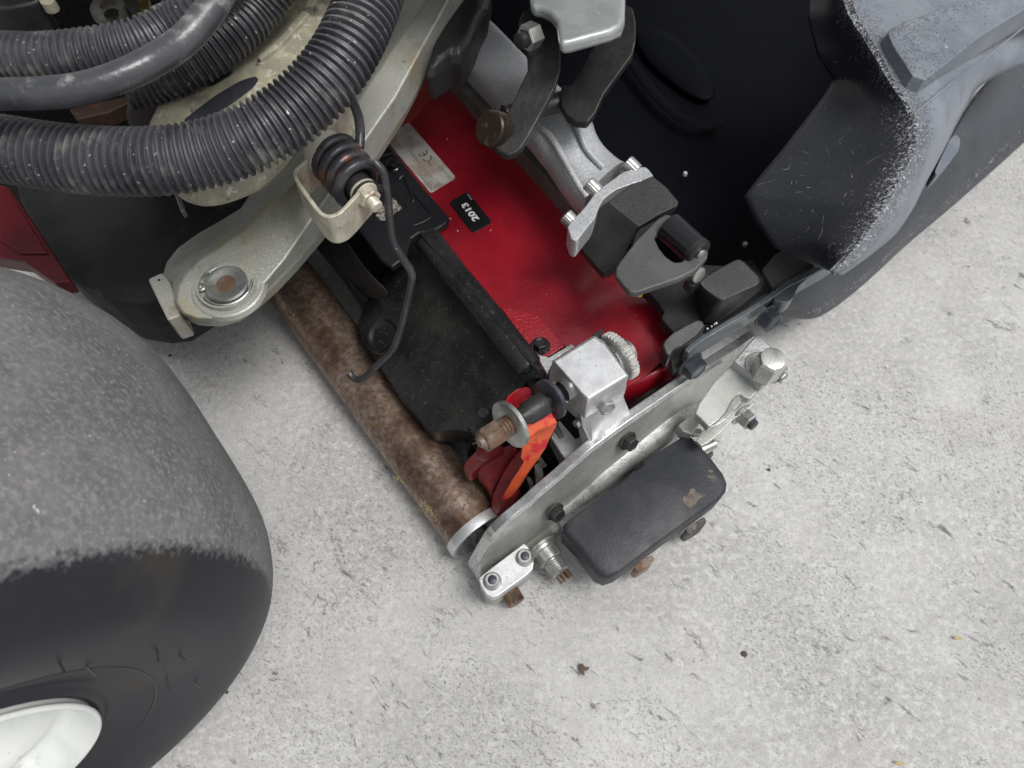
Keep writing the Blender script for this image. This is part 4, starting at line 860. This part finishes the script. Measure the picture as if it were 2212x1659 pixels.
prism('lower_ledge', L(2, [(880, 390), (940, 372), (1010, 380), (1080, 440), (1180, 545), (1190, 590), (1300, 700), (1420, 830), (1500, 930), (1540, 1010), (1640, 1120), (1690, 1180), (1635, 1172), (1350, 850), (1110, 605), (960, 430)], .190), .025, mat('olive_grey_shaded_casting', (.13, .13, .12, 1), .6, .2, ((.09, .09, .083, 1), 40, .4, .6), [], [(300, .0005)]), cf, bevel=.001)
fl = L(2, [(1590, 1255), (1605, 1230), (1690, 1140), (1750, 1055), (1850, 985), (1900, 948), (2000, 920), (2030, 925), (2065, 968), (2068, 990), (1960, 1010), (1850, 1052), (1790, 1100), (1762, 1150), (1740, 1210), (1690, 1270), (1640, 1335), (1610, 1320)], .248)
prism('flange', fl, .026, M['alu_silver'], cf, rnd=1, bevel=.0015, seg=3)
for x, y, z in ((1760, 1068, .242), (1635, 1248, .236), (1972, 950, .242)):
    c = P(2, x, y, z); hd = 17*1
    vs = []; fs = []; n = 40; r0_ = rad(c, 17.5); ln = .014; dirn = (-V*.8+Z*.25-U*.15).normalized()
    e = dirn.cross(Z).normalized(); f_ = dirn.cross(e)
    prof_ = [(0, 1), (.0005, 1), (ln-.001, 1), (ln, .9), (ln, .5), (ln-.003, .48)]
    for pi_, (t, q) in enumerate(prof_):
        for j in range(n):
            a = 2*math.pi*j/n; r_ = r0_*q*(.97 if (j % 2 and 0 < pi_ < 3) else 1)
            vs.append(c+dirn*t+(e*math.cos(a)+f_*math.sin(a))*r_)
    for i in range(len(prof_)-1):
        for j in range(n): fs.append((i*n+j, i*n+(j+1) % n, (i+1)*n+(j+1) % n, (i+1)*n+j))
    fs.append(tuple((len(prof_)-1)*n+j for j in range(n)))
    mk('cap_screw', vs, fs, M['zinc'], cf, smooth=False)
M['latch_grey'] = mat('grey_plastic_latch', (.062, .062, .064, 1), .45, 0, ((.08, .08, .08, 1), 30, .4, .6), [((.2, .2, .2, 1), 400, .70, .74, 2)], [(900, .0002)])
# motor cover
mc_t = [(560, 395, .254), (700, 290, .256), (846, 228, .256), (935, 300, .256), (1012, 392, .254), (1005, 420, .252), (880, 480, .250), (760, 555, .246), (735, 590, .238), (680, 700, .225), (625, 808, .214), (590, 830, .210), (532, 848, .207), (505, 825, .207), (430, 740, .212), (358, 650, .218), (430, 575, .226), (490, 495, .238), (510, 430, .248)]
mt = L(6, mc_t)
ci = [p for p in mt]
cover_c = P(6, 640, 520, .246)
verts = mt + [p-Z*.006 for p in mt] + [p.lerp(cover_c, .12)-Z*.020 for p in mt]; n = len(mt)
idx = {k: i for i, k in enumerate(range(n))}
fs = []
for l_ in range(2):
    for j in range(n): fs.append((l_*n+j, l_*n+(j+1) % n, (l_+1)*n+(j+1) % n, (l_+1)*n+j))
fs.append(tuple(range(2*n, 3*n)))
fs += [(0, 1, 2, 3, 4, 5, 6, 7), (0, 7, 8, 9, 10, 11, 12, 13, 14, 15, 16, 17, 18)]
mk('motor_cover', verts, fs, M['black_textured'], cf, bevel=.0035, seg=4, angle=12)
prism('latch_recess', L(6, [(735, 600), (760, 565), (890, 495), (935, 490), (950, 520), (860, 600), (700, 720)], .2470), .01, M['black_gloss'], cf, bevel=.001)
lt = [(612, 815), (640, 770), (740, 640), (880, 500), (930, 470), (968, 478), (990, 505), (960, 530), (880, 595), (858, 620), (890, 690), (935, 745), (985, 778), (1030, 775), (1075, 735), (1120, 700), (1170, 690), (1205, 705), (1195, 750), (1120, 830), (1010, 885), (860, 935), (745, 975), (700, 968), (660, 925), (610, 860)]
prism('latch_plate', L(6, lt, .262), .008, M['latch_grey'], cf, bevel=.002, seg=3)
ra_, rb_ = P(6, 945, 545, .262), P(6, 1120, 705, .262)
lathe('latch_roller', ra_, rb_-ra_, [(0, .0125), (.001, .0137), ((rb_-ra_).length-.001, .0137), ((rb_-ra_).length, .0128), ((rb_-ra_).length, .005)], M['black_gloss'], cf, 48)
rd = (rb_-ra_).normalized()
lathe('roller_ear', rb_-rd*.001, rd, [(0, .0138), (.005, .0138), (.0065, .0125), (.0065, .006), (.0055, .0001)], M['black_textured'], cf, 36)
lathe('roller_pin', rb_+rd*.006+Z*.001, rd, [(0, .0052), (.0015, .0050), (.0022, .0036), (.0022, .0001)], M['zinc'], cf, 20)
lathe('pin_washer', P(6, 1130, 855, .235), rd+Z*.3, [(0, .0078), (.003, .0078), (.0034, .0065), (.0034, .001)], M['zinc'], cf, 20)
prism('latch_finger', L(6, [(1050, 895), (1180, 850), (1225, 840), (1170, 885), (1110, 935), (1075, 925)], .225), .012, M['black_textured'], cf, bevel=.0012)
prism('yellow_mark', L(6, [(752, 972), (790, 965), (785, 978), (762, 982)], .242), .006, M['yellow'], cf, bevel=.0003)
# right hand black casting and its base
prism('base_plate', L(6, [(700, 900), (850, 880), (1020, 820), (1100, 790), (1300, 800), (1480, 760), (1620, 940), (1230, 1180), (985, 1232), (945, 1190), (903, 1140), (908, 1118), (920, 1098), (890, 1050), (810, 960)], .176), .016, M['basket_base'] if 'basket_base' in M else mat('matt_black_base', (.013, .013, .014, 1), .6, 0, ((.022, .021, .02, 1), 40, .5, .7), [((.12, .12, .12, 1), 400, .73, .76, 2)], [(200, .0006)], spec=.3), cf, bevel=.0015)
bkt = [(1140, 905, .222), (1180, 870, .224), (1370, 762, .224), (1400, 755, .224), (1430, 770, .224), (1530, 868, .222), (1535, 900, .221), (1515, 925, .221), (1300, 1022, .218), (1270, 1020, .217), (1200, 960, .218)]
bb = L(6, bkt); lower = [P(6, x, y, .18) for x, y in ((1120, 930), (1160, 880), (1370, 770), (1405, 760), (1440, 780), (1560, 880), (1560, 940), (1500, 990), (1240, 1180), (1170, 1170), (1130, 1020))]
stack('latch_block', [bb, [p-Z*.006 for p in bb], lower], M['black_textured'], cf, bevel=.0028, seg=3, angle=14)
foot = [(905, 1312, .196), (920, 1275, .198), (980, 1228, .2), (1060, 1175, .2), (1130, 1140, .2), (1170, 1150, .199), (1185, 1185, .197), (1130, 1255, .196), (1040, 1315, .195), (985, 1345, .194), (960, 1385, .192), (930, 1370, .193)]
prism('rounded_foot', L(6, foot), .022, M['black_textured'], cf, bevel=.0035, seg=4)
prism('foot_tip', L(6, [(965, 1400, .175), (990, 1360, .178), (1050, 1330, .18), (1075, 1345, .18), (1060, 1400, .17), (1010, 1460, .16), (985, 1470, .16)]), .02, M['steel_black'], cf, bevel=.003)
M['steel_gloss'] = mat('gloss_black_bar_steel', (.085, .10, .112, 1), .26, .35, ((.12, .14, .15, 1), 30, .4, .65), [((.3, .3, .3, 1), 200, .70, .75)], [(120, .0004)], spec=.6)
bar = L(6, [(1062, 1348, .188), (1110, 1298, .188), (1300, 1180, .188), (1500, 1062, .188), (1640, 968, .188), (1700, 925, .188), (1760, 895, .188), (1860, 845, .190), (1990, 770, .195), (2150, 660, .200)])
strip('hook_bar', chaikin(bar, 1, False), [.030]*8+[.026]*12, .006, M['steel_gloss'], cf, bevel=.0016, seg=3)
prism('bar_joint', L(3, [(690, 1385), (700, 1335), (740, 1300), (880, 1225), (905, 1240), (800, 1320), (785, 1370), (750, 1395)], .187), .02, M['steel_gloss'], cf, rnd=1, bevel=.0015)
for x, y in ((1565, 1120), (1085, 1425)):
    bolt('bar_bolt', P(6, x, y, .168), V*.95-U*.05+Z*.1, .0118, .013, M['steel_blue'], cf, flange=.0145)
for x, y, s in ((1196, 1207, 7), (1222, 1192, 6), (1252, 1172, 8), (1240, 1178, 5)):
    p = P(6, x, y, .186); lathe('white_chip', p, Z, [(0, rad(p, s*.34)), (.0015, rad(p, s*.25))], M['pale'], cf, 7)
# black rubber piece where the tube leaves the frame
bo_ = L(2, [(1000, -70), (1175, -70), (1150, 60), (1110, 135), (1075, 230), (1042, 300), (1000, 352), (945, 352), (895, 395), (845, 428), (805, 428), (828, 370), (842, 300), (872, 225), (930, 100)], .29)
bc_ = sum(bo_, Vector())/len(bo_)
stack('rubber_boot', [[p.lerp(bc_, .35)+Z*.012 for p in bo_], [p.lerp(bc_, .12)+Z*.008 for p in bo_], bo_, [p.lerp(bc_, .05)-Z*.03 for p in bo_]], M['black'], cf, bevel=.002, seg=3, angle=10)

# ================================================================== LIFT LINK (two black links on a pale yoke)
lk = thing('lift_link', P(2, 1500, 300, .20), 'pair of curved black steel links hanging from a pale metal yoke at the top', 'linkage')
fr = [(1322, 110, .345), (1345, 62, .345), (1400, 32, .345), (1460, 32, .345), (1505, 62, .345), (1530, 120, .343), (1545, 220, .338), (1552, 300, .333), (1552, 380, .328), (1525, 470, .322), (1460, 600, .310), (1390, 730, .300), (1335, 815, .295), (1300, 845, .293), (1262, 855, .292), (1220, 838, .292), (1165, 790, .292), (1112, 740, .293), (1105, 690, .295), (1125, 645, .297), (1170, 612, .298), (1210, 602, .299), (1240, 640, .299), (1262, 620, .302), (1320, 490, .312), (1370, 385, .322), (1368, 300, .330), (1345, 220, .338), (1320, 160, .343)]
prism('front_link', L(2, fr), .008, M['steel_black'], lk, bevel=.0018, seg=3)
rr_ = [(1912, 20, .335), (1950, 40, .335), (1968, 110, .333), (1968, 220, .328), (1950, 300, .322), (1870, 410, .312), (1790, 520, .302), (1745, 620, .295), (1700, 675, .290), (1640, 672, .288), (1590, 640, .288), (1560, 590, .290), (1545, 520, .292), (1560, 470, .294), (1610, 470, .296), (1660, 400, .302), (1720, 280, .314), (1790, 190, .322), (1860, 160, .328), (1900, 110, .332)]
prism('rear_link', L(2, rr_), .009, M['steel_black'], lk, bevel=.0018, seg=3)
bolt('link_nut', P(2, 1412, 188, .352), (-U*.9+V*.1+Z*.15), .0118, .014, M['zinc'], lk)
lathe('link_stud', P(2, 1412, 188, .352), (-U*.9+V*.1+Z*.15), [(.010, .0062), (.014, .0072), (.0205, .0070), (.0215, .0055), (.0215, .0001)], M['steel_black'], lk, 20)
lathe('pivot_pin', P(2, 1175, 712, .300), (-U*.7+Z*.6), [(-.01, .0165), (.004, .0165), (.0055, .0150), (.0055, .012), (.0045, .0001)], mat('greasy_pin', (.03, .022, .016, 1), .35, .4, ((.10, .07, .05, 1), 90, .52, .62)), lk, 32)
yk = L(2, [(1360, -160), (1380, 0), (1384, 30), (1440, 38), (1490, 62), (1525, 110), (1542, 238), (1600, 232), (1830, 170), (1885, 140), (1905, 90), (1912, -160)], .372)
prism('yoke', yk, Vector((0, 0, -.012))+V*.003, M['alu_yoke'] if 'alu_yoke' in M else mat('pale_painted_yoke', (.36, .38, .375, 1), .40, .35, ((.30, .32, .315, 1), 30, .4, .6), [((.6, .62, .6, 1), 160, .66, .74), ((.2, .2, .18, 1), 180, .71, .76)], [(150, .0004)], coat=.2), lk, bevel=.005, seg=4)
sweep('cross_tube', L(2, [(1240, 640, .285), (1560, 560, .280)]), .010, M['steel_black'], lk, 20)

# ================================================================== GRASS BASKET
bk = thing('grass_basket', P(3, 700, 700, 0), 'large scuffed black plastic grass catcher basket, upper right', 'basket')
cols = [[(870, -120), (950, -120), (985, -120), (1500, -220), (2150, -150)], [(843, 70), (940, 80), (1040, 60), (1500, 60), (2050, 190)], [(888, 250), (1010, 240), (1145, 230), (1500, 230), (1880, 285)], [(966, 368), (1080, 370), (1225, 370), (1480, 330), (1720, 350)], [(915, 448), (1090, 470), (1290, 470), (1460, 430), (1625, 412)], [(828, 562), (1060, 600), (1338, 570), (1450, 545), (1557, 528)], [(718, 702), (1000, 740), (1325, 700), (1410, 700), (1470, 700)], [(625, 812), (930, 850), (1262, 820), (1345, 832), (1395, 838)], [(553, 905), (870, 940), (1200, 940), (1285, 950), (1335, 958)], [(600, 1010), (860, 1040), (1125, 1055), (1205, 1062), (1255, 1078)], [(690, 1140), (860, 1130), (1045, 1160), (1090, 1190), (1125, 1185)], [(885, 1225), (925, 1242), (960, 1255), (985, 1262), (1010, 1268)]]
zz = [.228, .258, .300, .293, .238]
rows = [[P(3, x, y, z-(.010 if i > 8 else 0)*(i-8)/3) for (x, y), z in zip(c, zz)] for i, c in enumerate(cols)]
def densify(rows, k):
    """Catmull-Rom both ways so that the surface passes through the traced points"""
    a = [spline(r, k) for r in rows]; t = [list(c) for c in zip(*a)]; t = [spline(c, k) for c in t]; return [list(r) for r in zip(*t)]
rows = [[q[0], q[1], q[1].lerp(q[2], .78)+Z*.001, q[2], q[2].lerp(q[3], .25)+Z*.001, q[3], q[4]] for q in rows]
def lin(p, k): return [a.lerp(b, t/k) for a, b in zip(p, p[1:]) for t in range(k)]+[p[-1]]
cols_ = [list(c) for c in zip(*rows)]
cols_ = [lin(c, 6) if i < 1 else [a.lerp(b, .5 if i < 3 else .3) for a, b in zip(spline(c, 6), lin(c, 6))] for i, c in enumerate(cols_)]
dr = [spline(list(q), 5) for q in zip(*cols_)]
flap = patch('worn_lip', dr, M['basket_flap'], bk, thick=.0035, sub=0)
ridge = [r[3] for r in rows]; rline = spline(ridge, 6)
wear(flap, rline, .036)
# the outward panel faces up: its stronger light is put into a paler colour
flap.data.materials.append(M['basket_panel'])
mcols = len(dr[0])
for pi_, f_ in enumerate(flap.data.polygons):
    j = pi_ % (mcols-1)
    if j >= 17: f_.material_index = 1
pn = L(3, [(1218, 155), (1232, 130), (1290, 100), (1560, 10), (1860, -90), (2100, -150), (2150, -60), (1870, 30), (1640, 170), (1430, 340), (1385, 368), (1330, 350), (1300, 300), (1240, 210)], .312)
pc = sum(pn, Vector())/len(pn)
pan = stack('raised_panel', [[p.lerp(pc, .06)+Z*.001 for p in pn], [p for p in pn], [p.lerp(pc, -.04)-Z*.014 for p in pn], [p.lerp(pc, -.05)-Z*.03 for p in pn]], M['basket_panel'], bk, bevel=.003, seg=3, angle=10)
wear(pan, L(3, [(1225, 160), (1300, 110), (1310, 340), (1400, 355), (1500, 50), (1240, 200)], .305), .022)
sweep('moulded_seam', spline(L(3, [(1335, 525, .300), (1500, 390, .3015), (1680, 255, .3025), (1860, 110, .303), (2050, -40, .303)]), 6), .0012, M['basket_panel'], bk, 8)
# outer bulging wall
Ao = [(690, 1330), (800, 1300), (900, 1260), (1050, 1150), (1200, 1000), (1350, 850), (1500, 640), (1650, 400), (1900, 180), (2150, -20)]
Bo = [(705, 1400), (830, 1385), (935, 1335), (1090, 1220), (1275, 1060), (1440, 890), (1620, 690), (1800, 510), (2000, 340), (2200, 160)]
Co = [(722, 1452), (850, 1465), (950, 1425), (1110, 1300), (1300, 1125), (1500, 955), (1690, 785), (1850, 640), (2050, 460), (2250, 290)]
r_ = [[P(3, x, y, .150) for x, y in Ao], [P(3, x, y, .128) for x, y in Bo], [P(3, x, y, .080) for x, y in Co], [P(3, x-6, y-2, .045) for x, y in Co], [P(3, x-45, y-45, .015) for x, y in Co]]
M['basket_wall'] = mat('scuffed_outer_wall', (.050, .055, .066, 1), .46, 0, ((.036, .040, .049, 1), 8, .4, .6), [((.11, .105, .10, 1), 120, .62, .74, 6)], [(500, .0005), (40, .0008)], spec=.5)
add_scuffs(M['basket_wall'], None, 0)
body = patch('outer_wall', densify(r_, 5), M['basket_wall'], bk, thick=.004, sub=1)
wear(body, spline([P(3, x-8, y-12, .095) for x, y in Co], 5), .022)
# near rounded corner closes the wall towards the cutting unit
r2 = [[P(3, 690, 1330, .150), P(3, 640, 1290, .150), P(3, 560, 1230, .150)], [P(3, 705, 1400, .128), P(3, 650, 1330, .13), P(3, 560, 1260, .13)], [P(3, 722, 1452, .080), P(3, 650, 1370, .08), P(3, 540, 1280, .08)], [P(3, 716, 1450, .045), P(3, 640, 1360, .045), P(3, 530, 1270, .045)]]
patch('wall_corner', densify(r2, 4), M['basket'], bk, thick=.004, sub=1)
mtag = L(3, [(1430, 790), (1500, 640), (1530, 615), (1552, 640), (1545, 690), (1480, 770), (1440, 810)], .215)
prism('carry_tab', mtag, .02, M['basket_panel'], bk, rnd=1, bevel=.002)
prism('lip_support', L(3, [(635, 1240), (700, 1165), (770, 1135), (850, 1170), (880, 1215), (870, 1235), (730, 1320), (690, 1330)], .180), .03, mat('grey_brown_dusty_plastic', (.10, .095, .09, 1), .6, 0, ((.06, .058, .056, 1), 30, .4, .6), [], [(300, .0005)]), bk, bevel=.003, seg=3)
# dark inside
fl_ = [[(960, -120, .05), (1200, -160, .045), (1500, -180, .04), (1780, -200, .04), (2000, -200, .05)], [(1020, 120, .05), (1240, 100, .035), (1500, 60, .03), (1780, 40, .03), (2000, 60, .05)], [(1150, 330, .05), (1320, 260, .035), (1540, 220, .03), (1780, 190, .03), (1980, 200, .05)], [(1300, 500, .05), (1440, 420, .035), (1600, 350, .03), (1780, 320, .03), (1920, 320, .05)], [(1480, 620, .05), (1560, 560, .035), (1650, 500, .03), (1760, 450, .035), (1850, 420, .06)], [(1640, 640, .06), (1680, 620, .045), (1720, 590, .04), (1780, 550, .045), (1820, 520, .06)]]
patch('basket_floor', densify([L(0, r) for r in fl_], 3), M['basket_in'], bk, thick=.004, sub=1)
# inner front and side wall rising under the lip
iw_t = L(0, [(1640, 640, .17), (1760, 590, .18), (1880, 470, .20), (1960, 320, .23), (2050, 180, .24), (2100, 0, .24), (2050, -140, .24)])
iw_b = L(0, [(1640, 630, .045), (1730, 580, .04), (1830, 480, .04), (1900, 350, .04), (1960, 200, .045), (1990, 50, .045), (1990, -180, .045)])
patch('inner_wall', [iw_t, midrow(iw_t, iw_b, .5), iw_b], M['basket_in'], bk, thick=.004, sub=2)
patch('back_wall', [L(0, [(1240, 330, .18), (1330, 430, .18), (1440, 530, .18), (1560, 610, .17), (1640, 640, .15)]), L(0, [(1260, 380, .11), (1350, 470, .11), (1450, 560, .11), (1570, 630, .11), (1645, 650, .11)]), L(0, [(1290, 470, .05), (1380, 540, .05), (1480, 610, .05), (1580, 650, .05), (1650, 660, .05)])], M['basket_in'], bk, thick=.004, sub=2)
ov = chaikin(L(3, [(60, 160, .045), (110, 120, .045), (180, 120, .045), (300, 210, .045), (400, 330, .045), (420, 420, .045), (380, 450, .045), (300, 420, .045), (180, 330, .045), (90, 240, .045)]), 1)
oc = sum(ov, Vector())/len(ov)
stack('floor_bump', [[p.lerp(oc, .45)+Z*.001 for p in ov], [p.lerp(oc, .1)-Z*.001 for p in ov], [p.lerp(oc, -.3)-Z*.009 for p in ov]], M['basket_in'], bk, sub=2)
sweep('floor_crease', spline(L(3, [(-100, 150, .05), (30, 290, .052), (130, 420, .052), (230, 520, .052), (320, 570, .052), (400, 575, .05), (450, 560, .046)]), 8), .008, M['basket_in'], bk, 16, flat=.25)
for (x, y, s) in ((283, 797, 13), (560, 1122, 15)):
    p = P(3, x, y, .050); r0_ = rad(p, s*.36)
    lathe('white_chip', p, Z, [(-.004, r0_), (0, r0_), (.0012, r0_*.7), (.0014, .0001)], M['pale'], bk, 12)

# ================================================================== MOWER BODY BEHIND
mb = thing('mower_chassis', P(0, 300, 300, .05), 'grimy dark mower body behind the hoses, upper left', 'mower')
M['underside'] = mat('black_painted_deck', (.02, .02, .021, 1), .5, 0, ((.035, .03, .025, 1), 12, .45, .65))
prism('unseen_deck', [Vector((x, y, .50)) for x, y in ((-1.3, .68), (-.5, .62), (.0, .60), (.22, .72), (.35, 1.0), (.35, 1.7), (-1.3, 1.7))], .05, M['underside'], mb, bevel=.015, seg=3)  # out-of-view mower deck, added to darken the red's reflections and the cavity
prism('frame_pan', L(0, [(-400, -300), (1100, -300), (1000, -20), (900, 120), (700, 330), (560, 430), (440, 470), (300, 470), (-400, 420)], .10), .06, M['void'], mb, bevel=.003)
M['tub'] = mat('dusty_black_tub', (.012, .0125, .0125, 1), .6, 0, ((.019, .020, .019, 1), 12, .4, .6), [((.055, .06, .055, 1), 30, .60, .78, 8)], [(80, .001)], spec=.3)
tb_ = L(0, [(30, 370), (200, 380), (420, 380), (540, 420), (540, 500), (480, 560), (420, 612), (352, 654), (300, 660), (236, 650), (190, 632), (150, 604), (90, 510), (40, 430)], .165)
tc_ = sum(tb_, Vector())/len(tb_)
stack('curved_tub', [[p.lerp(tc_, .2)+Z*.006 for p in tb_], tb_, [p-Z*.03 for p in tb_], [p.lerp(tc_, .08)-Z*.09 for p in tb_]], M['tub'], mb, bevel=.004, seg=3, angle=10)
prism('tab_strip', L(1, [(960, 1060), (985, 1060), (1022, 1160), (1000, 1172)], .24), .01, M['zinc'], mb, bevel=.0008)
M['red_frame'] = mat('dark_red_frame_paint', (.09, .004, .010, 1), .45, 0, ((.06, .003, .007, 1), 30, .4, .6), [((.14, .08, .08, 1), 50, .64, .78, 8)], [(100, .0005)])
prism('red_panel', L(0, [(-60, 385), (16, 402), (86, 505), (152, 608), (118, 612), (50, 565), (-60, 548)], .215), .02, M['red_frame'], mb, bevel=.002)
prism('red_panel', L(1, [(0, 1030), (30, 1030), (260, 1400), (110, 1400), (0, 1330)], .218), .003, M['red_frame'], mb, bevel=.001)
lathe('grommet', P(13, 1100, 125, .33), Z+V*.1, [(0, .0175), (.006, .0170), (.009, .0150), (.009, .0072), (.003, .0068), (.003, .0001)], mat('dusty_grommet', (.075, .07, .062, 1), .6, 0, ((.11, .105, .09, 1), 120, .4, .6)), mb, 36)
lathe('grommet_hole', P(13, 1100, 130, .3395), Z, [(0, .0068), (.0003, .0066), (.0003, .0001)], M['void'], mb, 24)
M['brass'] = mat('brass_fitting', (.42, .34, .14, 1), .3, .8, ((.2, .15, .06, 1), 80, .4, .6))
prism('brass_fitting', L(13, [(1350, -40), (1470, -40), (1480, 40), (1500, 110), (1400, 130), (1360, 50)], .34), .02, M['brass'], mb, bevel=.002)
prism('white_edge', L(13, [(1480, 60), (1600, 15), (1620, 30), (1600, 90), (1500, 110)], .335), .01, M['pale'], mb, bevel=.001)
prism('brown_bracket', L(1, [(380, 600), (560, 560), (740, 520), (720, 560), (600, 620), (420, 660)], .22), .02, mat('dark_rusted_bracket', (.035, .018, .012, 1), .7, 0, ((.10, .04, .02, 1), 60, .5, .7)), mb, bevel=.002)
prism('upper_beam', L(13, [(-400, -100), (380, -100), (400, -10), (300, 30), (100, 70), (-400, 90)], .36), .04, M['steel_black'], mb, bevel=.004)
prism('yellowed_bracket', L(13, [(370, -30), (540, -30), (530, 20), (460, 50), (400, 35)], .362), .01, M['cream'], mb, rnd=1, bevel=.001)
prism('black_fitting', L(13, [(1190, -60), (1330, -60), (1400, 120), (1340, 140), (1230, 60)], .34), .03, M['steel_black'], mb, bevel=.003)

# ================================================================== SMALL THINGS ON THE CONCRETE
def scrap(name, pts, th, m, label, cat):
    o = prism(name, [P(0, x, y, .004+.002*(i % 2)) for i, (x, y) in enumerate(pts)], th, m, None, bevel=.0003, seg=1); return tag(o, label, cat)
scrap('dry_leaf', [(1249, 1437), (1258, 1432), (1262, 1440), (1274, 1441), (1270, 1448), (1262, 1450), (1264, 1460), (1256, 1456), (1252, 1448)], .0012, M['leaf'], 'crumpled brown dry leaf lying alone on the concrete', 'leaf')
scrap('seed_husk', [(2060, 1377), (2067, 1373), (2078, 1376), (2080, 1380), (2066, 1382)], .001, M['seed'], 'small yellow seed husk on the concrete at the right', 'seed')
scrap('seed_husk', [(1931, 1648), (1942, 1644), (1958, 1651), (1944, 1653)], .001, M['seed'], 'thin yellow seed husk on the concrete at the bottom edge', 'seed')
def pebble(x, y, s, label, m=M['grit']):
    p = P(0, x, y, .001); r = rad(p, s)
    vs = []; fs = []; n = 8
    for k, (h, q) in enumerate(((-.3, .7), (.3, 1), (.9, .7), (1.1, .25))):
        for j in range(n):
            a = 2*math.pi*j/n; rr2 = r*q*random.uniform(.8, 1.15); vs.append(p+Vector((math.cos(a)*rr2, math.sin(a)*rr2, h*r*.5)))
    for k in range(3):
        for j in range(n): fs.append((k*n+j, k*n+(j+1) % n, (k+1)*n+(j+1) % n, (k+1)*n+j))
    fs += [tuple(range(n)), tuple(range(3*n, 4*n))]
    tag(mk('grit', vs, fs, m, None, smooth=True), label, 'grit')
pebble(1608, 1412, 7, 'round grey-brown grit speck on the concrete below the black weight')
pebble(1661, 1015, 4, 'dark grit crumb on the concrete right of the black weight')
pebble(367, 768, 4, 'dark crumb on the concrete beside the tyre and the rusty roller')
pebble(490, 1495, 4, 'black crumb touching the tyre edge on the concrete')
